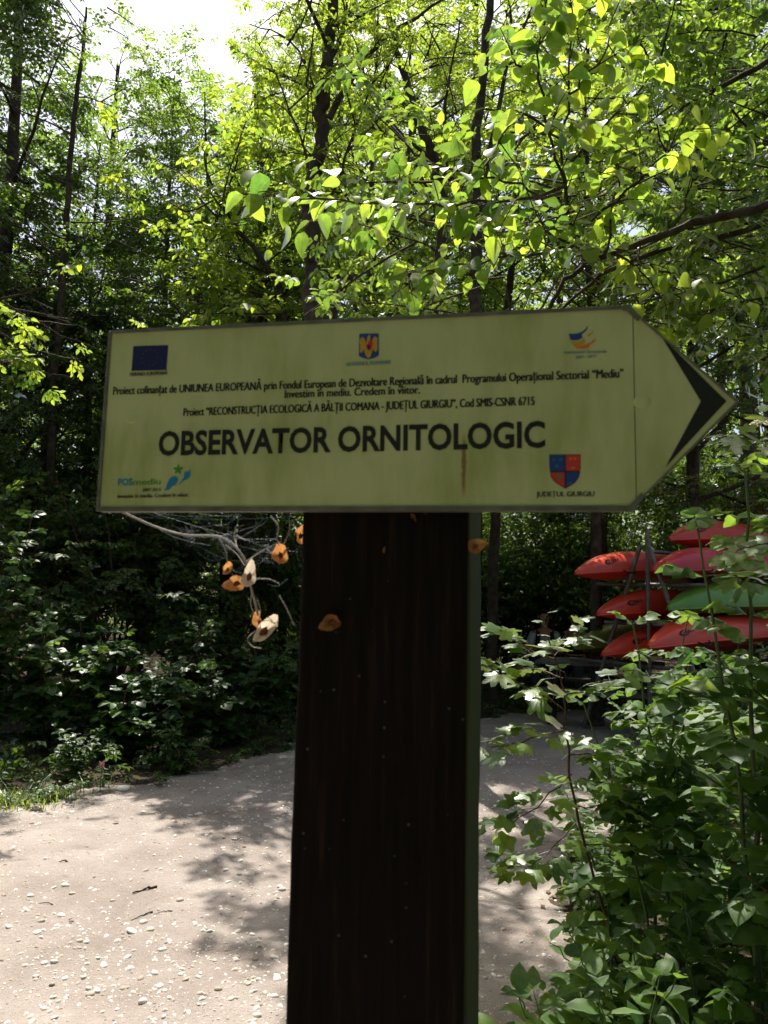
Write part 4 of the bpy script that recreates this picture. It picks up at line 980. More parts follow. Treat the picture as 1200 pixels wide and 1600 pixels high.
for x, y, H, lab in ((0.25, 10.2, 10.5, 'pale green tree between the two dark trunks above the board'), (-0.2, 9.0, 8.8, 'light-leaved tree just behind the main dark trunk'), (2.6, 9.4, 10, 'light-leaved tree behind the near large-leaved boughs'),
                  (1.3, 13.0, 12.5, 'tall fine-leaved tree high above the middle of the board'), (3.4, 11.8, 12, 'tall fine-leaved tree at the upper right'), (-1.7, 13.6, 11.5, 'tall fine-leaved tree just right of the sky gap')):
    tree('fine_leaved_tree', lab, straight(x, y, H), 0.08, 0.01, 0.07, LEAF_YOUNG, n_limb=34, t_lo=0.3, limb_len=(0.9, 1.8), sec=8, step=0.12, spray=20, el=(.2, 1.1))
for x, y, H in ((0.5, 14.5, 11.5), (3.4, 14.8, 12), (-2.4, 15.5, 11), (6.5, 14.5, 12), (-5.5, 14.5, 12), (-7.5, 13, 12)):
    tree('background_tree', 'tall tree deep in the forest behind the nearer trees', straight(x, y, H), 0.11, 0.03, 0.085, LEAF_MID, 'trees deep in the forest', n_limb=30, t_lo=0.15, limb_len=(1.2, 2.2), sec=6, step=0.2, spray=20)

# dense understory behind the clearing
def bush(name, label, x, y, H, R, leaf, mat, n, group=None, hexleaf=False, spray=20, view=0.3, z0=0.1):
    root = empty(name, (x, y, float(ground_z(np.array(x), np.array(y)))), label, 'shrub', group)
    a = Acc(); S = []; D = []
    for i in range(9):
        th = rng.uniform(0, 6.3); q = limb_curve(np.array(root.location) - UPV * .05, np.array([math.cos(th) * .5, math.sin(th) * .5, 1.0]), H * rng.uniform(.6, .95), 0.0)
        a.add(*tube(q, np.linspace(0.022, 0.005, len(q)), 5))
    a.obj('stems', STEM_BROWN, root, True)['kind'] = 'stuff'
    # clumps on an uneven shell
    nc = max(6, n // 26); cl = rng.normal(0, 1, (nc, 3)); cl /= np.linalg.norm(cl, axis=1)[:, None]; cl[:, 2] = np.abs(cl[:, 2]) * 1.3 - .35
    rr = rng.uniform(.45, 1.0, nc)[:, None]; C0 = cl * rr * np.array([R, R, H * .55]) + np.array([x, y, H * .45])
    i = rng.integers(0, nc, n); S = C0[i] + rng.normal(0, 1, (n, 3)) * np.array([R, R, H * .4]) * .2
    S[:, 2] = np.maximum(S[:, 2], z0 + rng.random(n) * .2); D = S - np.array([x, y, H * .3]); D[:, 2] *= .35
    D /= np.linalg.norm(D, axis=1)[:, None] + 1e-6
    c = Acc(); add_sprays(c, S, D, np.tile(UPV, (n, 1)), leaf, hexleaf, spray, jit=.35, view=view)
    if c.n: c.obj('foliage', [mat, TWIG], root)['kind'] = 'stuff'
    return root
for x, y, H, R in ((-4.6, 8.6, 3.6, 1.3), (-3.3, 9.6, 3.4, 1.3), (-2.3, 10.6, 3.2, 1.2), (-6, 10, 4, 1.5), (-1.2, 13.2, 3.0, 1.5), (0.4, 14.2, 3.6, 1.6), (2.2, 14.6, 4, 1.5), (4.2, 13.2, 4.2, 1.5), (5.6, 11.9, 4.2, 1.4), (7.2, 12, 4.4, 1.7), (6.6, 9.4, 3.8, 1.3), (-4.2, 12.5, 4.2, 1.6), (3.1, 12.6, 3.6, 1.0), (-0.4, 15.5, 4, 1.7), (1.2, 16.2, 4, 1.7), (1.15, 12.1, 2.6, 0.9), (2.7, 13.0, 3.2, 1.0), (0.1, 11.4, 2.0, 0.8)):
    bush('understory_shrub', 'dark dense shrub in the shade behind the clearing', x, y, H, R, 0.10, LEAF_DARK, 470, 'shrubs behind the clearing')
# sunlit pockets seen below the board, beyond the trunks
bush('sunlit_shrub', 'small bright green sunlit shrub below the sign, behind the hanging seeds', -1.85, 12.2, 2.4, 0.7, 0.06, LEAF_YOUNG, 240)
# far wood closing the view
n = 6500; xs = rng.uniform(-19, 19, n); ys = rng.uniform(17, 27, n); zs = rng.uniform(0, 1, n) ** 1.25 * (11 + 2 * np.sin(xs * .8) + 1.5 * np.sin(xs * 2.1 + 1))
k = ~((xs / ys > -0.36) & (xs / ys < -0.22) & (zs > 9.3)); xs, ys, zs = xs[k], ys[k], zs[k]; n = len(xs)
c = Acc(); S = np.stack([xs, ys, zs + .3], -1); D = rng.normal(0, 1, (n, 3)) * np.array([1, 1, .3]); D /= np.linalg.norm(D, axis=1)[:, None]
add_sprays(c, S, D, np.tile(UPV, (n, 1)), 0.19, False, 20, jit=.4, view=0.2)
# unseen foliage ring added behind and beside the viewpoint to hold back skylight
n = 2800; th = rng.uniform(rad(175), rad(365), n); r_ = rng.uniform(4.5, 9, n); hz = rng.uniform(0.2, 9.5, n)
S = np.stack([np.cos(th) * r_, np.sin(th) * r_ + 0.6, hz], -1); D = rng.normal(0, 1, (n, 3)) * np.array([1, 1, .3]); D /= np.linalg.norm(D, axis=1)[:, None]
add_sprays(c, S, D, np.tile(UPV, (n, 1)), 0.21, False, 20, jit=.4)
n = 500; S = np.stack([rng.uniform(-4, 4, n), rng.uniform(-5, -0.8, n), rng.uniform(4.5, 8, n)], -1); D = rng.normal(0, 1, (n, 3)) * np.array([1, 1, .3]); D /= np.linalg.norm(D, axis=1)[:, None]
add_sprays(c, S, D, np.tile(UPV, (n, 1)), 0.17, False, 20, jit=.4)  # unseen canopy added overhead, behind the viewpoint, to block more sky
for i in range(16):
    th_ = rad(180 + 180 * i / 15); c.add(*tube(smooth_path(straight(math.cos(th_) * 6.5, math.sin(th_) * 6.5 + .6, 9), 2), np.linspace(.14, .04, 11), 6), mat=1)
for i in range(46):
    x, y = rng.uniform(-18, 18), rng.uniform(17, 26); c.add(*tube(smooth_path(straight(x, y, rng.uniform(8, 12)), 2), np.linspace(rng.uniform(.1, .2), .03, 11), 6), mat=1)
tag(c.obj('far_wood_and_sky_screen', [LEAF_MID, BARK]), 'mass of distant trees closing off the forest, and unseen foliage added behind to block sky', 'forest', kind='stuff')

# ------------------------------------------------------------------ big-leaved tree overhanging from the right
def leafy_twig(root, q, size, meshes, spacing, cap, droop=0.55, count=None):
    L = np.sum(np.linalg.norm(np.diff(q, axis=0), axis=1)); m = max(2, int(L / spacing)); k = 0
    for i in range(m + 1):
        t = min(.995, (i + .5) / (m + .5)); p, d = at_path(q, t)
        lat = unit(np.cross(d, UPV) + rng.normal(0, .2, 3)) * (1 if i % 2 else -1)
        ld = unit(d * .55 + lat * (1.0 if i < m else .1) + UPV * rng.normal(-droop, .25))
        nn = UPV + rng.normal(0, .35, 3)
        s = size * rng.uniform(.5, 1.2); pp = p - np.array(root.location)
        if cap[0] > 0: link('leaf', meshes[rng.integers(len(meshes))], root, M4(pp, frame(pp, ld, nn), s))
        else: EXTRA.append((p, frame(p, ld, nn) * s))
        cap[0] -= 1

EXTRA = []
big = empty('linden_tree', (2.75, 3.3, 0.0), 'large-leaved tree hanging backlit leaves over the top right, nearest the camera', 'tree')
tr = smooth_path([(2.75, 3.3, -.1), (2.7, 3.25, 1.2), (2.55, 3.2, 2.3), P(1300, 250, 3.2), P(1250, 120, 3.2), P(1230, -60, 3.2)], 4)
a = Acc(); a.add(*tube(tr, np.linspace(.10, .04, len(tr)), 9)); a.obj('trunk', BARK, big, True)
LIMBS = [([(1290, 255), (1200, 318), (1120, 340), (1050, 362), (990, 385), (920, 408), (875, 455), (845, 510)], 3.3, .022), ([(1290, 270), (1190, 350), (1080, 380), (1000, 402), (940, 432), (880, 480), (850, 520)], 3.45, .016),
         ([(1260, 60), (1180, 110), (1100, 150), (1040, 190), (990, 215)], 4.6, .02)]
for pts, d, r in LIMBS:
    q = smooth_path(px_path(pts, d), 4, .006); a = Acc(); a.add(*tube(q, np.linspace(r, r * .35, len(q)), 7)); a.obj('limb', BARK, big, True)
SHOOTS = [([(913, 410), (890, 330), (878, 240), (885, 150), (895, 40), (900, -40)], 3.2, .009), ([(887, 320), (862, 230), (838, 130), (850, 30), (862, -50)], 3.0, .007), ([(878, 300), (790, 285), (700, 262), (615, 243)], 2.9, .006),
          ([(900, 385), (800, 400), (700, 418), (625, 425)], 3.1, .006), ([(905, 360), (980, 300), (1040, 240), (1078, 195)], 3.1, .007), ([(885, 260), (950, 190), (1000, 140), (1030, 90)], 3.2, .006), ([(885, 290), (780, 315), (640, 322), (500, 308), (385, 300)], 2.7, .006),
          ([(882, 220), (820, 180), (775, 225), (755, 270)], 2.9, .005), ([(940, 400), (960, 330), (965, 250), (950, 180)], 3.3, .006), ([(960, 395), (1030, 420), (1100, 440), (1170, 470)], 3.2, .006), ([(885, 150), (940, 90), (960, 30)], 3.1, .005),
          ([(838, 130), (800, 90), (790, 40)], 3.0, .005), ([(1050, 362), (1080, 290), (1100, 220)], 3.4, .006), ([(930, 405), (850, 360), (790, 330), (740, 340)], 3.2, .006), ([(1000, 385), (1010, 440), (1060, 470)], 3.3, .005)]
cap = [300]
ORDER = sorted(range(len(SHOOTS)), key=lambda i: SHOOTS[i][1])
for pts, d, r in [SHOOTS[i] for i in ORDER]:
    q = smooth_path([P(u, v, d + .12 * math.sin(i * 1.7 + u)) for i, (u, v) in enumerate(pts)], 4, .008); a = Acc(); a.add(*tube(q, np.linspace(r, .0025, len(q)), 5))
    L = np.sum(np.linalg.norm(np.diff(q, axis=0), axis=1)); m = int(L / .085)
    leafy_twig(big, q[len(q) // 3:], .09, OV_NEAR, .055, cap)
    for i in range(m):
        t = (i + rng.random()) / m * .85 + .12; p, dd = at_path(q, min(.99, t))
        lat = unit(np.cross(dd, UPV) + rng.normal(0, .3, 3)) * (1 if i % 2 else -1)
        s = limb_curve(p, unit(dd * .6 + lat * .8 + UPV * rng.normal(0, .25)), rng.uniform(.10, .26), -.35, 3); a.add(*tube(s, np.linspace(.003, .0015, len(s)), 3))
        leafy_twig(big, s, .085, OV_NEAR, .055, cap)
    a.obj('shoot', BARK, big, True)
if EXTRA:
    ev, ef, _, _ = ovate(.68, 5, .25, .25, .12); ev = np.array(ev); a = Acc()
    for p, B in EXTRA:
        for k_ in (3, 4):
            fs = [f for f in ef if len(f) == k_]
            if fs: a.add((B @ ev.T).T + p, np.array(fs), 0, np.full(len(fs), rng.random()))
    a.obj('leaves', LEAF_YOUNG, big, True)['kind'] = 'stuff'
# its smaller and farther leaves as one mass
S = []; W = []
for i in range(95):
    u0, v0 = rng.uniform(640, 1330), rng.uniform(240, 500); p = P(u0, v0, rng.uniform(3.4, 4.8)); q = limb_curve(p, unit(np.array([rng.normal(-.6, .6), rng.normal(0, .6), rng.normal(0, .2)])), rng.uniform(.3, .7), -.1, 4)
    W.append(q); dress(q, 3, .13, S, [], t0=.1)
for i in range(40):
    u0, v0 = rng.uniform(960, 1330), rng.uniform(-60, 240); p = P(u0, v0, rng.uniform(3.8, 5)); q = limb_curve(p, unit(np.array([rng.normal(-.6, .6), rng.normal(0, .6), rng.normal(0, .2)])), rng.uniform(.3, .6), -.1, 4)
    W.append(q); dress(q, 3, .14, S, [], t0=.1)
a = Acc()
for q in W: a.add(*tube(q, np.linspace(.007, .003, len(q)), 4))
a.obj('branches', BARK, big, True)['kind'] = 'stuff'
c = Acc(); add_sprays(c, [s[0] for s in S], [s[1] for s in S], [s[2] for s in S], .062, True, 12); c.obj('crown', [LEAF_MID, TWIG], big)['kind'] = 'stuff'

# ------------------------------------------------------------------ kayaks on their rack
KA = rad(40); kax = np.array([math.cos(KA), math.sin(KA), 0]); kpr = np.array([-math.sin(KA), math.cos(KA), 0])
def plastic(name, c):
    m, n, l = nt(name)
    o = n.new('ShaderNodeOutputMaterial'); b = n.new('ShaderNodeBsdfPrincipled'); b.inputs['Roughness'].default_value = .38; b.inputs['Specular IOR Level'].default_value = .45
    tc = n.new('ShaderNodeTexCoord'); t = n.new('ShaderNodeTexNoise'); t.inputs['Scale'].default_value = 5; t.inputs['Detail'].default_value = 7; l.new(tc.outputs['Object'], t.inputs['Vector'])
    r = n.new('ShaderNodeValToRGB'); r.color_ramp.elements[0].position = .4; r.color_ramp.elements[1].position = .8; r.color_ramp.elements[0].color = (*c, 1); r.color_ramp.elements[1].color = (*[x * .75 + .02 for x in c], 1)
    l.new(t.outputs['Fac'], r.inputs[0]); l.new(r.outputs[0], b.inputs['Base Color'])
    mp = n.new('ShaderNodeMapping'); mp.inputs['Scale'].default_value = (.6, 12, 12); l.new(tc.outputs['Object'], mp.inputs[0])
    t2 = n.new('ShaderNodeTexNoise'); t2.inputs['Scale'].default_value = 14; l.new(mp.outputs[0], t2.inputs['Vector'])
    bp = n.new('ShaderNodeBump'); bp.inputs['Strength'].default_value = .15; bp.inputs['Distance'].default_value = .004; l.new(t2.outputs['Fac'], bp.inputs['Height']); l.new(bp.outputs[0], b.inputs['Normal'])
    l.new(b.outputs[0], o.inputs[0]); return m
K_RED, K_CRIM, K_GREEN, K_OLIVE = plastic('red_plastic', (.74, .06, .022)), plastic('crimson_plastic', (.62, .02, .03)), plastic('green_plastic', (.13, .32, .03)), plastic('olive_plastic', (.17, .20, .035))
K_BLACK = principled('black_rubber', (.012, .012, .012), .6, .3)
KL = 3.7
def kayak_shell():
    """upturned kayak: bow tip at the origin, keel up, length along +x"""
    st = np.array([0, .012, .04, .09, .16, .24, .33, .43, .5, .57, .67, .76, .84, .91, .96, .988, 1.0]); ns = 11
    V = []; seam = []
    for t in st:
        e = min(t, 1 - t) * 2; b = .30 * (1 - (1 - e) ** 2.2) ** .8 + .010; hgt = .03 + .215 * (1 - (1 - min(1, e * 1.9)) ** 1.9)
        zlow = .10 * min(1, e * 2.0) ** .8 - .05 - .03 * (1 - e) ** 3          # gunwale line, lower at the tips
        for j in range(ns):
            a_ = math.pi * j / (ns - 1); y = -math.cos(a_); z = math.sin(a_)
            yy = math.copysign(abs(y) ** .72, y) * b; zz = (z ** .62) * hgt * (.90 + .10 * math.cos(2 * a_ + math.pi)) + zlow * .4
            V.append((t * KL, yy, zz))
    F = []
    for i in range(len(st) - 1):
        for j in range(ns - 1):
            k = i * ns + j; F.append((k, k + ns, k + ns + 1, k + 1))
    F.append(tuple(range(ns))[::-1]); F.append(tuple((len(st) - 1) * ns + j for j in range(ns)))
    # deck, crowned the other way
    D = []; DF = []; nd = 7
    for i, t in enumerate(st):
        p0, p1 = V[i * ns], V[i * ns + ns - 1]
        for j in range(nd):
            f = j / (nd - 1); D.append((p0[0], p0[1] * (1 - f) + p1[1] * f, p0[2] - .003 - .085 * math.sin(math.pi * f) * min(1, min(t, 1 - t) * 8)))
    for i in range(len(st) - 1):
        for j in range(nd - 1):
            k = i * nd + j; DF.append((k, k + 1, k + nd + 1, k + nd))
    S = [[V[i * ns] for i in range(len(st))], [V[i * ns + ns - 1] for i in range(len(st))]]
    return V, F, D, DF, S
KV, KF, KD, KDF, KS = kayak_shell()
def sh(name, V, F, mat, smooth=True):
    me = bpy.data.meshes.new(name); me.from_pydata(V, [], F); me.materials.append(mat); me.polygons.foreach_set('use_smooth', np.full(len(F), smooth)); me.update(); return me
def k_logo():
    """oval ring with lettering strokes, laid on the left flank near the bow"""
    V = []; F = []
    pts = [(np.cos(t) * .075, np.sin(t) * .035) for t in np.linspace(0, 2 * math.pi, 20, endpoint=False)]
    for k_, (x, z) in enumerate(pts):
        w = .55 if 5 < k_ < 16 else .8
        V += [(x, z), (x * w, z * w)]
    for k_ in range(20):
        if k_ in (0, 19, 1): continue
        a_, b_ = 2 * k_, 2 * ((k_ + 1) % 20); F.append((a_, b_, b_ + 1, a_ + 1))
    for i in range(5):
        x = -.015 + i * .032; k_ = len(V); hh = .016 if i % 2 else .012
        V += [(x, -hh), (x + .018, -hh), (x + .022, hh), (x + .004, hh)]; F.append((k_, k_ + 1, k_ + 2, k_ + 3))
    return V, F
LV_, LF_ = k_logo()
KV_np = np.array(KV).reshape(17, 11, 3)
def flank(x, f, side):
    """point on the hull flank: x along, f 0..1 gunwale to keel"""
    i = np.searchsorted(KV_np[:, 0, 0], x) - 1; i = int(np.clip(i, 0, 15)); t = (x - KV_np[i, 0, 0]) / (KV_np[i + 1, 0, 0] - KV_np[i, 0, 0])
    s = f * 5; j = int(min(4, s)); g_ = s - j
    def row(r): 
        a_, b_ = (KV_np[r, j], KV_np[r, j + 1]) if side < 0 else (KV_np[r, 10 - j], KV_np[r, 9 - j])
        return a_ * (1 - g_) + b_ * g_
    return row(i) * (1 - t) + row(i + 1) * t
def k_logo_mesh(side):
    V = []
    for x, z in LV_:
        p = flank(.46 + x, .42 + z * 4.2, side); q = p.copy(); q[1] += side * .004; q[2] += .002; V.append(tuple(q))
    return V
LOGO_ME = sh('logo', k_logo_mesh(-1), LF_, K_BLACK, False)
_a = Acc(); _a.add(*tube(smooth_path([(.78, .0, 0), (.80, 0, 0)], 2), .001, 3))
def handle_mesh():
    p0, p1 = flank(.62, .02, -1), flank(.80, .02, -1); m_ = (p0 + p1) / 2 + np.array([0, -.05, -.03])
    q = smooth_path([p0, m_ + (p0 - p1) * .22, m_ + (p1 - p0) * .22, p1], 4); a = Acc(); a.add(*tube(q, .011, 6)); return a.mesh('carry_handle', [K_BLACK], (0, 0, 0), True)
HANDLE_ME = handle_mesh()
def seam_mesh(mat):
    a = Acc()
    for s in KS: a.add(*tube(smooth_path(s, 2), .010, 5))
    return a.mesh('gunwale', [mat], (0, 0, 0), True)
MES = {}
for k_, mt in (('red', K_RED), ('crim', K_CRIM), ('green', K_GREEN), ('olive', K_OLIVE)):
    MES[k_] = (sh('hull', KV, KF, mt), sh('deck', KD, KDF, mt), seam_mesh(mt))
KAY = [(898, 893, 8.3, 'red', 'red kayak jutting farthest left at the top of the rack'), (1020, 888, 8.0, 'crim', 'crimson kayak with black handle, right of the top left one'), (1046, 840, 8.8, 'red', 'red kayak on the very top of the rack'),
       (932, 957, 8.3, 'red', 'red kayak on the middle level, left side of the rack'), (1043, 948, 8.0, 'green', 'bright green kayak on the middle level of the rack'), (896, 1010, 8.95, 'olive', 'olive green kayak low behind the bottom red one'),
       (940, 1020, 8.2, 'red', 'red kayak on the lowest level, left side of the rack'), (1013, 1008, 7.6, 'red', 'red kayak on the lowest level, right side of the rack')]
arms_z = []
for u, v, d, k_, lab in KAY:
    p = P(u, v, d); e = empty('kayak', p, lab, 'kayak', 'kayaks stacked on the rack')
    e.rotation_euler = (rng.normal(0, .05), rng.normal(0.0, .006), KA + rng.normal(0, .02))
    hl, dk, sm = MES[k_]; link('hull', hl, e); link('deck', dk, e); link('gunwale', sm, e)
    if k_ == 'red': link('logo', LOGO_ME, e)
    link('carry_handle', HANDLE_ME, e)
    arms_z.append((p @ kpr, p[2]))
# rack
M_STEEL = principled('weathered_steel', (.22, .21, .20), .5, .5, .4, noise=25, color2=(.13, .11, .10))
RC = 4.66
rk = empty('kayak_rack', kax * 8.6 + kpr * RC, 'grey steel A-frame rack holding the stacked kayaks', 'rack')
def K3(s, p, z): return kax * s + kpr * p + UPV * z
for s in (7.75, 9.75):
    a = Acc(); a.add(*tube(np.array([K3(s, RC, -.05), K3(s, RC, 2.3)]), .025, 8)); a.obj('upright', M_STEEL, rk, True)
    for sg in (-1, 1):
        a = Acc(); a.add(*tube(np.array([K3(s - .06, RC + sg * .05, 2.12), K3(s - .06, RC + sg * .85, -.05)]), .026, 8)); a.obj('leg', M_STEEL, rk, True)
    for z, p0, p1 in ((1.70, 4.0, 5.35), (1.26, 3.9, 5.25), (.80, 3.8, 5.75)):
        a = Acc(); a.add(*tube(np.array([K3(s + .05, p0, z - .02), K3(s + .05, p1, z - .02)]), .022, 8)); a.obj('arm', M_STEEL, rk, True)
for p_, z in ((RC, 2.05), (RC, .35)):
    a = Acc(); a.add(*tube(np.array([K3(7.75, p_, z), K3(9.75, p_, z)]), .02, 8)); a.obj('rail', M_STEEL, rk, True)

# ------------------------------------------------------------------ table and two people beyond the saplings
M_PLANK = principled('grey_planks', (.16, .15, .14), .8, .2, noise=18, color2=(.10, .09, .085)); M_TLEG = principled('dark_timber', (.035, .028, .022), .8, .2)
tb = empty('picnic_table', (2.75, 9.55, 0), 'grey plank picnic table half hidden behind the saplings', 'table')
tx, ty = np.array([math.cos(-.35), math.sin(-.35), 0]), np.array([-math.sin(-.35), math.cos(-.35), 0]); t0 = np.array([2.7, 9.6, 0])
for i in range(4):
    a = Acc(); a.add(*obox(t0 + ty * (-.27 + .18 * i) + UPV * .72, tx * .75, ty * .083, UPV * .018)); bevel_mesh(a.obj('plank', M_PLANK, tb).data, .004)
for sg in (-1, 1):
    a = Acc(); a.add(*obox(t0 + ty * sg * .62 + UPV * .43, tx * .75, ty * .12, UPV * .02)); bevel_mesh(a.obj('bench', M_PLANK, tb).data, .004)
    for sx in (-1, 1):
        a = Acc(); top, bot = t0 + tx * .52 * sx + ty * sg * .2 + UPV * .70, t0 + tx * .52 * sx + ty * sg * .6 - UPV * .03
        a.add(*tube(np.array([top, bot]), .05, 4)); a.obj('leg', M_TLEG, tb)
    a = Acc(); a.add(*obox(t0 + tx * .45 * sg + UPV * .38, tx * .025, ty * .68, UPV * .045)); a.obj('crossbeam', M_TLEG, tb)

SKIN = principled('skin', (.42, .22, .14), .55, .35); HAIR = principled('dark_hair', (.018, .012, .009), .6, .3); SHIRT = principled('pale_grey_cotton', (.52, .53, .52), .85, .1, noise=9, color2=(.40, .41, .40), bump=(14, .5, .01))
STRAP = principled('black_webbing', (.012, .012, .013), .7, .2); DARKTEE = principled('dark_cotton', (.02, .02, .025), .85, .1, bump=(14, .5, .01)); TROUSER = principled('grey_trousers', (.06, .06, .065), .85, .1)
def skin_mesh(name, joints, edges, mats, sub=2, root=0):
    me = bpy.data.meshes.new(name); me.from_pydata([j[0] for j in joints], edges, [])
    o = bpy.data.objects.new(name + '_rig', me); col.objects.link(o)
    md = o.modifiers.new('s', 'SKIN'); md.use_smooth_shade = True
    for i, j in enumerate(joints):
        r = j[1]; me.skin_vertices[0].data[i].radius = (r, r) if not isinstance(r, tuple) else r
        me.skin_vertices[0].data[i].use_root = (i == root)
    o.modifiers.new('d', 'SUBSURF').levels = sub
    dg = bpy.context.evaluated_depsgraph_get(); dg.update()
    out = bpy.data.meshes.new_from_object(o.evaluated_get(dg)); bpy.data.objects.remove(o); out.materials.clear()
    for m_ in mats: out.materials.append(m_)
    return out
def seated(name, label, x, y, face, shirt, elbows_up):
    """a person on the far bench, facing the camera; local: +x own left... -y forward"""
    z0 = .45
    e = empty(name, (x, y, 0), label, 'person', None); e.rotation_euler = (0, 0, face)
    J = [((0, 0, z0 + .10), (.15, .11)), ((0, -.01, z0 + .28), (.14, .10)), ((0, -.02, z0 + .44), (.155, .10)), ((0, -.02, z0 + .54), (.10, .07)), ((0, -.03, z0 + .60), .05), ((0, -.05, z0 + .66), (.065, .07)), ((0, -.055, z0 + .74), (.078, .095)), ((0, -.045, z0 + .82), (.062, .075))]
    Ed = [(0, 1), (1, 2), (2, 3), (3, 4), (4, 5), (5, 6), (6, 7)]
    for s in (-1, 1):
        k = len(J)
        el, wr = ((s * .24, -.20, z0 + .26), (s * .10, -.42, z0 + .33)) if not elbows_up else ((s * .20, -.30, z0 + .30), (s * .07, -.22, z0 + .52))
        J += [((s * .17, -.02, z0 + .50), .06), (el, .042), (wr, .028), (tuple(np.array(wr) + np.array([-s * .03, -.05, .02])), (.034, .018))]
        Ed += [(3, k), (k, k + 1), (k + 1, k + 2), (k + 2, k + 3)]
        h0 = np.array(J[k + 3][0]); fd = unit(h0 - np.array(wr))
        for f in range(5):
            sp = (f - 2) * .016; b_ = h0 + np.array([0, 0, sp]) + fd * .03; L = (.035, .05, .055, .05, .04)[f]
            q = len(J); J += [(tuple(b_ + fd * L * .5), .009), (tuple(b_ + fd * L + np.array([-s * .012, 0, -.006])), .007)]; Ed += [(k + 3, q), (q, q + 1)]
        q = len(J); J += [((s * .10, -.10, z0 + .08), .085), ((s * .14, -.45, z0 + .06), .062), ((s * .15, -.44, .22), .048), ((s * .15, -.42, .07), .035), ((s * .16, -.56, .035), (.04, .03))]
        Ed += [(0, q), (q, q + 1), (q + 1, q + 2), (q + 2, q + 3), (q + 3, q + 4)]
    link('body', skin_mesh('body', J, Ed, [SKIN]), e)
    # shirt: a shell over trunk and upper arms
    J2 = [((0, 0, z0 + .06), (.175, .13)), ((0, -.01, z0 + .28), (.17, .125)), ((0, -.02, z0 + .44), (.18, .12)), ((0, -.02, z0 + .545), (.10, .08))]; E2_ = [(0, 1), (1, 2), (2, 3)]
    for s in (-1, 1):
        k = len(J2); el = np.array((s * .24, -.20, z0 + .26)) if not elbows_up else np.array((s * .20, -.30, z0 + .30)); sh_ = np.array((s * .175, -.02, z0 + .49))
        J2 += [(tuple(sh_), .08), (tuple(sh_ + (el - sh_) * .7), .066)]; E2_ += [(2, k), (k, k + 1)]
    link('shirt', skin_mesh('shirt', J2, E2_, [shirt]), e)
    J3 = [((0, 0, z0 + .10), (.17, .13))]; E3 = []
    for s in (-1, 1):
        k = len(J3); J3 += [((s * .10, -.10, z0 + .09), .10), ((s * .14, -.45, z0 + .07), .078), ((s * .15, -.44, .22), .065), ((s * .15, -.42, .10), .06)]; E3 += [(0, k), (k, k + 1), (k + 1, k + 2), (k + 2, k + 3)]
    link('trousers', skin_mesh('trousers', J3, E3, [TROUSER]), e)
    # hair cap, beard shadow, face
    bm = bmesh.new(); bmesh.ops.create_icosphere(bm, subdivisions=3, radius=1)
    for v in bm.verts: v.co = Vector((v.co.x * .092, v.co.y * .108 - .035, v.co.z * .098 + z0 + .775))
    bmesh.ops.delete(bm, geom=[v for v in bm.verts if (v.co.y < -.075 and v.co.z < z0 + .835) or v.co.z < z0 + .70], context='VERTS')
    bm_link(bm, 'hair', HAIR, e)
    for s in (-1, 1):
        bm = bmesh.new(); bmesh.ops.create_icosphere(bm, subdivisions=2, radius=.011, matrix=Matrix.Translation((s * .03, -.138, z0 + .765))); bm_link(bm, 'eye', HAIR, e)
        bm = bmesh.new(); bmesh.ops.create_icosphere(bm, subdivisions=2, radius=1)
        for v in bm.verts: v.co = Vector((v.co.x * .012 + s * .088, v.co.y * .02 - .04, v.co.z * .03 + z0 + .755))
        bm_link(bm, 'ear', SKIN, e)
    bm = bmesh.new(); bmesh.ops.create_cone(bm, segments=8, radius1=.016, radius2=.006, depth=.05, cap_ends=True, matrix=Matrix.Translation((0, -.15, z0 + .745)) @ Matrix.Rotation(rad(-20), 4, 'X')); bm_link(bm, 'nose', SKIN, e)
    a = Acc(); a.add(*tube(smooth_path([(-.025, -.135, z0 + .705), (0, -.145, z0 + .702), (.025, -.135, z0 + .705)], 3), .005, 5)); link('mouth', a.mesh('mouth', [HAIR]), e)
    return e
pp_ = P(848, 1000, 11.4)
e = seated('person', 'person in pale grey T-shirt with dark backpack straps sitting behind the saplings', pp_[0], 11.4, -.15, SHIRT, False)
for s in (-1, 1):
    a = Acc(); q = smooth_path([(s * .10, .13, .9), (s * .105, .03, 1.02), (s * .10, -.09, .99), (s * .105, -.145, .86), (s * .13, -.13, .68), (s * .19, -.02, .6)], 4)
    for i in range(len(q) - 1):
        d_ = unit(q[i + 1] - q[i]); sd_v = np.array([1.0, 0, 0]); nn_ = unit(np.cross(d_, sd_v)); a.add(*obox((q[i] + q[i + 1]) / 2, d_ * np.linalg.norm(q[i + 1] - q[i]) * .55, sd_v * .028, nn_ * .006))
    link('backpack_strap', a.mesh('backpack_strap', [STRAP]), e)
a = Acc(); a.add(*obox((0, .22, .80), np.array([.15, 0, 0]), np.array([0, .08, 0]), np.array([0, 0, .22]))); link('backpack', bevel_mesh(a.mesh('backpack', [STRAP]), .05, 3), e)
pp_ = P(893, 1000, 11.3)
seated('person', 'person in dark top with raised bare forearms sitting right of the grey T-shirt', pp_[0] + .05, 11.35, -.5, DARKTEE, True)
# ------------------------------------------------------------------ near shrubs and saplings on the right
def gz(x, y):
    return float(max(ground_z(np.array(x), np.array(y)), path_z(np.array(x), np.array(y)) - .12 * max(0, float(sdist(np.array([x]), np.array([y]))[0]))))

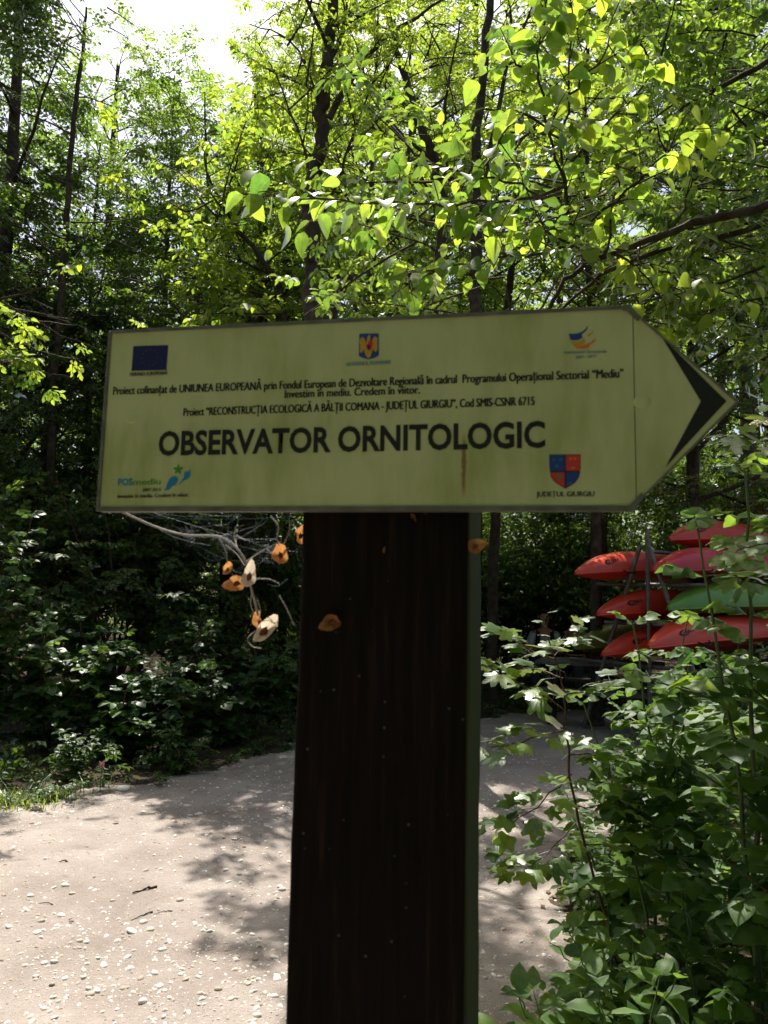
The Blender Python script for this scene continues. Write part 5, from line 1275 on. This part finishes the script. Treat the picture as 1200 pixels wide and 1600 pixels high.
def stem_plant(name, label, x, y, stems, meshes, size, spacing, mat, cat='shrub', group=None, opp=True, t0=.25, droop=.25, side=0, cap=300, pet=.0, tip_scale=.6, out=.9):
    """upright stems with leaves in opposite pairs; every leaf its own piece"""
    root = empty(name, (x, y, gz(x, y)), label, cat, group); base = np.array(root.location); c = [cap]
    for (dx, dy, H, r) in stems:
        q0 = base + np.array([rng.normal(0, .03), rng.normal(0, .03), -.03])
        q = smooth_path([q0, q0 + np.array([dx * .2, dy * .2, H * .35]), q0 + np.array([dx * .55, dy * .55, H * .7]), q0 + np.array([dx, dy, H])], 4, .006)
        a = Acc(); a.add(*tube(q, np.linspace(r, r * .35, len(q)), 6))
        paths = [(q, t0, 1.0)]
        for k in range(side):
            t = rng.uniform(.25, .85); p, d = at_path(q, t); th = rng.uniform(0, 6.3)
            s = limb_curve(p, unit(np.array([math.cos(th), math.sin(th), rng.uniform(.1, .7)])), H * rng.uniform(.15, .32), .1, 3)
            a.add(*tube(s, np.linspace(r * .5, r * .25, len(s)), 4)); paths.append((s, .3, .85))
        a.obj('stem', mat, root, True)
        for q, tt, sc in paths:
            L = np.sum(np.linalg.norm(np.diff(q, axis=0), axis=1)); m = max(2, int(L * (1 - tt) / spacing)); ph = rng.uniform(0, 6.3)
            for i in range(m + 1):
                t = min(.995, tt + (1 - tt) * i / m); p, d = at_path(q, t); ph += 1.57 + rng.normal(0, .25)
                sz = size * sc * (1 - (1 - tip_scale) * max(0, (t - .6) / .4)) * rng.uniform(.8, 1.15)
                for s in ((0, math.pi) if opp else (0,)):
                    if c[0] <= 0: continue
                    if t > .99: up = .9
                    else: up = rng.uniform(.15, .5)
                    hd = np.array([math.cos(ph + s), math.sin(ph + s), 0]); ld = unit(hd * out + UPV * (up - droop * rng.random()) + rng.normal(0, .1, 3))
                    nn = UPV + rng.normal(0, .18, 3); pp = p - base
                    link('leaf', meshes[rng.integers(len(meshes))], root, M4(pp, frame(pp, ld, nn), sz)); c[0] -= 1
    return root

# elder bushes with pinnate leaves
R_ = rng.normal
stem_plant('elder_shrub', 'tallest elder shrub, its top reaching up to the arrow tip at right', 1.22, 2.55, [(.02, .02, 2.02, .011), (-.14, .1, 1.82, .010), (.22, -.02, 1.95, .010)], CP_ELDER, .21, .17, STEM_GREEN, t0=.3, side=2)
stem_plant('elder_shrub', 'elder shrub with brown stems filling the bottom right corner', 1.22, 2.15, [(.10, .05, 1.35, .010), (.25, .1, 1.2, .010), (-.02, .1, 1.05, .008)], CP_ELDER, .19, .13, STEM_BROWN, t0=.2, side=4)
stem_plant('elder_shrub', 'elder shrub in front of the lowest kayaks, leaning left', 1.12, 3.05, [(-.12, .1, 1.50, .009), (.1, 0, 1.35, .008), (-.28, .05, 1.18, .007), (.2, .1, 1.5, .008)], CP_ELDER, .18, .15, STEM_GREEN, t0=.3, side=3)
stem_plant('elder_shrub', 'elder shrub at the right edge below the kayaks', 1.62, 3.0, [(.0, .1, 1.45, .009), (.15, .1, 1.6, .009), (-.2, .1, 1.25, .008)], CP_ELDER, .18, .13, STEM_BROWN, t0=.2, side=4)
stem_plant('elder_shrub', 'elder shrub beside the path under the green kayak', 1.62, 4.1, [(-.1, .1, 1.05, .008), (.2, 0, 1.2, .008), (-.25, 0, .85, .007), (.05, -.1, .95, .007)], CP_ELDER, .17, .12, STEM_GREEN, t0=.2, side=3)
stem_plant('elder_shrub', 'elder shrub farther right in the undergrowth below the rack', 2.3, 4.6, [(-.1, .1, 1.15, .008), (.2, 0, 1.3, .008), (-.25, 0, .95, .007), (.1, -.15, 1.05, .007)], CP_ELDER, .17, .12, STEM_GREEN, t0=.2, side=3)
stem_plant('elder_shrub', 'low elder shrub at the bend of the path', 1.98, 5.5, [(-.2, .1, .75, .007), (.2, 0, .95, .007), (-.1, -.1, .6, .006), (.3, .2, .9, .006)], CP_ELDER, .16, .12, STEM_GREEN, t0=.15, side=3)
stem_plant('elder_shrub', 'elder shrub in front of the kayak rack legs', 2.75, 6.2, [(-.2, .1, 1.0, .007), (.2, 0, 1.15, .007), (-.4, -.1, .8, .006), (.4, .2, 1.1, .006)], CP_ELDER, .17, .12, STEM_GREEN, t0=.15, side=3)
stem_plant('elder_shrub', 'low leafy elder shoots beside the path, under the maple sapling', .98, 3.45, [(-.1, .05, .62, .006), (.1, .1, .8, .006), (.25, -.05, .7, .006), (.0, -.15, .55, .005)], CP_ELDER, .16, .10, STEM_GREEN, t0=.15, side=2)

# maple saplings with lobed leaves
def sapling(label, pts, d, branches, size, r=.007, cap=260):
    q = smooth_path([P(u, v, d + dd) for u, v, dd in pts], 5, .004); g0 = np.array([q[0][0] + .01, q[0][1] + .02, gz(q[0][0], q[0][1]) - .03])
    root = empty('maple_sapling', (g0[0], g0[1], g0[2] + .03), label, 'sapling', None); base = np.array(root.location); c = [cap]
    full = smooth_path([g0, (g0 + q[0]) / 2] + list(q), 2); a = Acc(); a.add(*tube(full, np.linspace(r, r * .25, len(full)), 6)); a.obj('stem', STEM_BROWN, root, True)
    for b in branches:
        s = smooth_path([P(u, v, d + dd) for u, v, dd in b], 4, .003); a = Acc(); a.add(*tube(s, np.linspace(r * .45, .0015, len(s)), 4)); a.obj('branch', STEM_BROWN, root, True)
        L = np.sum(np.linalg.norm(np.diff(s, axis=0), axis=1)); m = max(3, int(L / .045))
        for i in range(m + 1):
            p, dd = at_path(s, min(.99, .12 + .88 * i / m)); lat = unit(np.cross(dd, UPV))
            for sg in (1, -1):
                if c[0] <= 0: break
                ld = unit(dd * rng.uniform(.2, .8) + lat * sg * rng.uniform(.4, 1) + UPV * rng.normal(.15, .25)); pp = p - base
                link('leaf', LB_MAPLE[rng.integers(4)], root, M4(pp, frame(pp, ld, UPV - FW * .25 + rng.normal(0, .22, 3)), size * rng.uniform(.65, 1.15))); c[0] -= 1
    for i in range(4):
        p, dd = at_path(full, .99 - .05 * i); ld = unit(np.array([math.cos(i * 2.1), math.sin(i * 2.1), .5])); pp = p - base
        link('leaf', LB_MAPLE[i % 4], root, M4(pp, frame(pp, ld, UPV + rng.normal(0, .2, 3)), size * .55))
    return root
sapling('slim maple sapling with lobed leaves right of the post, in front of the seated people', [(985, 1590, .35), (950, 1450, .25), (928, 1370, .15), (900, 1260, .05), (884, 1150, 0), (880, 1080, 0), (862, 1010, 0), (845, 958, 0)], 2.75,
        [[(882, 1110, 0), (830, 1075, -.1), (775, 1050, -.15), (745, 1030, -.1)], [(884, 1140, 0), (840, 1150, -.15), (790, 1165, -.2), (748, 1172, -.1)], [(880, 1090, 0), (920, 1080, .1), (955, 1070, .15)], [(866, 1030, 0), (820, 1010, -.1), (780, 985, 0)],
         [(866, 1025, 0), (890, 1000, .1), (905, 985, .1)], [(893, 1210, 0), (850, 1250, -.2), (810, 1280, -.25), (780, 1290, -.2)], [(905, 1280, .05), (860, 1330, -.1), (830, 1350, -.2), (795, 1355, -.2)], [(900, 1260, .05), (930, 1260, .15), (960, 1250, .2)],
         [(880, 1060, 0), (840, 1045, .15), (800, 1050, .2)], [(915, 1320, .1), (945, 1320, .2), (975, 1330, .2)], [(888, 1180, 0), (925, 1180, .1), (960, 1190, .2)]], .085)
sapling('maple sapling with drooping lobed leaves at the right edge beside the arrow tip', [(1330, 1500, .1), (1300, 1200, .05), (1270, 950, 0), (1240, 780, 0), (1225, 660, 0)], 2.3,
        [[(1240, 780, 0), (1205, 720, -.05), (1165, 690, -.1), (1145, 685, -.1)], [(1250, 860, 0), (1200, 850, -.1), (1150, 860, -.1)], [(1255, 900, 0), (1210, 900, -.05), (1170, 915, -.1)], [(1232, 700, 0), (1210, 650, -.05), (1190, 600, 0)]], .085, cap=50)

# broad-leaved plants in the bottom right foreground
for x, y, lab in ((.42, 2.05, 'broad-leaved plant close to the right side of the post at the bottom'), (.66, 2.15, 'broad-leaved plant in the bottom foreground below the maple sapling'), (.68, 2.75, 'broad-leaved plant on the path edge left of the maple stem'), (.55, 2.35, 'broad-leaved plant against the foot of the frame right of the post'), (.80, 2.45, 'broad-leaved plant at the bottom, second from the post'), (1.02, 2.6, 'broad-leaved plant at the bottom, third from the post'),
                  (.88, 2.9, 'broad pale-leaved plant lit by a sun fleck beside the path'), (1.28, 2.8, 'broad-leaved plant among the elder stems at lower right'), (1.5, 2.5, 'broad-leaved plant in the bottom right corner'),
                  (1.35, 3.5, 'broad-leaved plant below the leaning elder shrub'), (1.15, 4.2, 'low broad-leaved plant on the right edge of the path'), (1.75, 3.4, 'broad-leaved plant between the two right-hand elder shrubs')):
    stem_plant('broadleaf_plant', lab, x, y, [(rng.normal(0, .12), rng.normal(0, .12), rng.uniform(.3, .6), .005) for i in range(5)], OV_ELDER, .105, .085, STEM_GREEN, 'plant', 'broad-leaved plants beside the path', t0=.25, side=1, cap=110, tip_scale=.7)

# ------------------------------------------------------------------ left undergrowth
LEFT = [(-3.05, 7.1, 1.3, 'sunlit elder shrub at the left edge beside the grass tuft'), (-3.45, 6.9, 2.15, 'tall elder shrub at the left edge, its top level with the sign'), (-2.35, 7.05, 1.0, 'elder shrub behind the pink-flowered nettle'),
        (-1.95, 7.4, .9, 'elder shrub along the left path edge, middle of the row'), (-1.55, 7.75, .95, 'elder shrub along the left path edge, nearest the post'), (-2.6, 7.5, 1.45, 'elder shrub in the second row on the left'),
        (-2.0, 8.2, 1.3, 'elder shrub with pale sunlit top leaves below the hanging seeds'), (-1.25, 8.7, .9, 'low dark elder shrub beside the post'), (-3.1, 7.9, 1.7, 'tall shaded elder shrub deeper on the left'), (-1.6, 9.3, 1.1, 'dark elder shrub at the back of the left undergrowth'), (-0.95, 9.6, .85, 'low dark shrub behind the post on the left')]
for x, y, H, lab in LEFT:
    stem_plant('elder_shrub', lab, x, y, [(rng.normal(0, .28), rng.normal(0, .2), H * rng.uniform(.55, 1.0), .009) for i in range(6)], CP_UNDER if lab[0] != 's' or H > 1.2 else CP_UNDER, .24, .15, STEM_BROWN, 'shrub', 'elder shrubs left of the path', t0=.15, side=2, cap=150)
for x, y, H, lab in ((-2.62, 5.72, .2, 'tiny bright weed growing in the grass tuft'), (-2.35, 5.95, .18, 'tiny bright weed between grass tuft and pink nettle'), (-2.95, 5.6, .22, 'tiny bright weed left of the grass tuft'), (-2.45, 6.35, .42, 'leafy weed with pale leaves behind the grass tuft'), (-1.75, 6.75, .5, 'leafy weed at the shaded left path edge'), (-3.5, 5.75, .6, 'leafy weed at the far left edge of the picture'), (-3.15, 6.15, .8, 'upright small-leaved bush catching sun at the left edge')):
    stem_plant('leafy_weed', lab, x, y, [(rng.normal(0, .2), rng.normal(0, .15), H * rng.uniform(.6, 1), .005) for i in range(8)], OV_UNDER, .085 if H > .3 else .04, .07 if H > .3 else .035, STEM_GREEN, 'plant', 'weeds along the left path edge', t0=.1, side=2, cap=170)
# ground cover, one mass of small leaves on both sides
n = 9000; xs = rng.uniform(-5.5, 5.5, n); ys = rng.uniform(1.7, 12.5, n); sd_ = sdist(xs, ys); k = ((sd_ > -.04) & (sd_ < .7)) | ((sd_ > 0) & (rng.random(n) < .22)); xs, ys = xs[k], ys[k]; n = len(xs)
c = Acc(); S = np.stack([xs, ys, ground_z(xs, ys) + rng.uniform(.02, .26, n) * np.clip(.25 + sd_[k] * 2, .2, 1)], -1); D = rng.normal(0, 1, (n, 3)) * np.array([1, 1, .3]); D /= np.linalg.norm(D, axis=1)[:, None]
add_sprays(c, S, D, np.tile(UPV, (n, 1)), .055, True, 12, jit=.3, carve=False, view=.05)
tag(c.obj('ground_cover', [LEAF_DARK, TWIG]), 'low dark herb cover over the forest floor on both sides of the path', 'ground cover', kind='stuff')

# grass tuft at the left path edge
n = 900; c0 = np.array([-2.72, 5.66]); xs = c0[0] + rng.normal(0, .24, n); ys = c0[1] + rng.normal(0, .12, n) + (xs - c0[0]) * .55
a = Acc(); V = []; 
for x, y in zip(xs, ys):
    hgt = rng.uniform(.03, .12) * (1 if rng.random() < .93 else 2.2); th = rng.uniform(0, 6.3); b_ = np.array([x, y, gz(x, y) - .005]); w = np.array([math.cos(th + 1.57), math.sin(th + 1.57), 0]) * .0028; l_ = np.array([math.cos(th), math.sin(th), 0]) * hgt * rng.uniform(.3, 1.3)
    m_ = b_ + UPV * hgt * .65 + l_ * .35; t_ = b_ + UPV * hgt * rng.uniform(.7, 1) + l_
    V += [b_ - w, b_ + w, m_ + w * .8, m_ - w * .8, t_]
V = np.array(V); base = np.arange(n)[:, None, None] * 5
a.add(V, np.concatenate([(np.array([[0, 1, 2], [0, 2, 3], [3, 2, 4]])[None] + base).reshape(-1, 3)]), 0, np.repeat(rng.random(n), 3))
tag(a.obj('grass_tuft', GRASS), 'bright sunlit grass tuft at the left edge of the path', 'grass', kind='stuff')

# dead-nettle with pink flower head
g0 = G(156, 1240); nt_ = empty('dead_nettle', (g0[0], g0[1], gz(g0[0], g0[1])), 'small pink-flowered dead nettle with pale leaves at the left path edge', 'flower'); b0 = np.array(nt_.location)
a = Acc(); a.add(*tube(smooth_path([b0 - UPV * .02, b0 + UPV * .1, b0 + np.array([.006, 0, .21])], 4), .003, 5)); a.obj('stem', STEM_GREEN, nt_, True)
for z, s in ((.07, .085), (.13, .075), (.17, .05)):
    for th in (.2, 3.3, 1.8) if z < .1 else (.1, 3.2):
        pp = np.array([0, 0, z]); link('leaf', OV_UNDER[0], nt_, M4(pp, frame(pp, (math.cos(th), math.sin(th), .12), UPV), s))
M_PINK = principled('pink_petal', (.50, .22, .26), .6, .3)
for i in range(14):
    bm = bmesh.new(); th = i * 2.4; z = .175 + .004 * i
    bmesh.ops.create_cone(bm, segments=6, radius1=.002, radius2=.006, depth=.018, cap_ends=True, matrix=Matrix.Translation((.011 * math.cos(th) + .004, .011 * math.sin(th), z)) @ Matrix.Rotation(th, 4, 'Z') @ Matrix.Rotation(rad(65), 4, 'Y')); bm_link(bm, 'petal', M_PINK, nt_)

# cream elder blossom at the right edge
bl = empty('elder_blossom', P(1190, 665, 2.45), 'cream elder blossom cluster at the right edge beside the arrow tip', 'flower'); b0 = np.array(bl.location)
a = Acc(); M_CREAM = principled('cream_petal', (.72, .70, .52), .7, .2)
V0b, F0b = pebble(8, 1)
for i in range(120):
    th, r_ = rng.uniform(0, 6.3), math.sqrt(rng.random()); p = b0 + RT * r_ * math.cos(th) * .038 + FW * r_ * math.sin(th) * .03 + UPV * (.016 * (1 - r_ * r_) + rng.normal(0, .003)); a.add(V0b * .0034 + p, F0b)
a.obj('florets', M_CREAM, bl, True)['kind'] = 'stuff'
a = Acc(); a.add(*tube(smooth_path([b0, b0 - UPV * .03 + RT * .01, b0 + RT * .08 - UPV * .1], 3), .002, 5)); a.obj('stalk', STEM_GREEN, bl, True)

# fallen sticks and edge stones on the path
M_STICK = principled('dark_stick', (.030, .022, .016), .85, .2, noise=60)
for (u0, v0, u1, v1, r_, lab) in ((207, 1398, 244, 1387, .007, 'short dark stick lying on the sunlit path'), (205, 1432, 238, 1421, .004, 'thin dark twig lying just below the short stick'), (92, 1357, 104, 1356, .005, 'tiny dark bark chip on the left of the path'),
                               (240, 1424, 270, 1418, .0025, 'hair-thin pale-brown twig right of the thin dark twig'), (60, 1420, 82, 1420, .0025, 'thin twig at left in the middle of the path')):
    p0, p1 = G(u0, v0), G(u1, v1); z0, z1 = [float(path_z(np.array(p[0]), np.array(p[1]))) + r_ * .8 for p in (p0, p1)]; p0[2] = z0; p1[2] = z1
    m_ = (p0 + p1) / 2 + np.array([.008, .012, .002]); q = smooth_path([p0, m_, p1], 5, r_ * .35); a = Acc(); a.add(*tube(q, r_ * np.linspace(.45, 1.0, len(q)) * (1 + rng.normal(0, .16, len(q))), 7))
    st = tag(a.obj('fallen_stick', M_STICK, None, True), lab, 'stick')
for u, v, s, lab in ((57, 1262, .035, 'dark brown stone at the foot of the grass tuft'), (115, 1246, .05, 'flat pale stone under the pink nettle'), (108, 1232, .045, 'pale flat stone right of the grass tuft'), (190, 1236, .05, 'pale flat stone at the shaded path edge')):
    p = G(u, v); q = Acc(); V_, F_ = pebble(hash(u) % 7, 3); V_ = V_ * s * np.array([1, 1, .8]); q.add(V_ + np.array([p[0], p[1], gz(p[0], p[1]) + s * .2]), F_, 0, np.full(len(F_), .1 if 'dark' in lab else .8)); tag(q.obj('edge_stone', STONE_MASS, None, True), lab, 'stone')
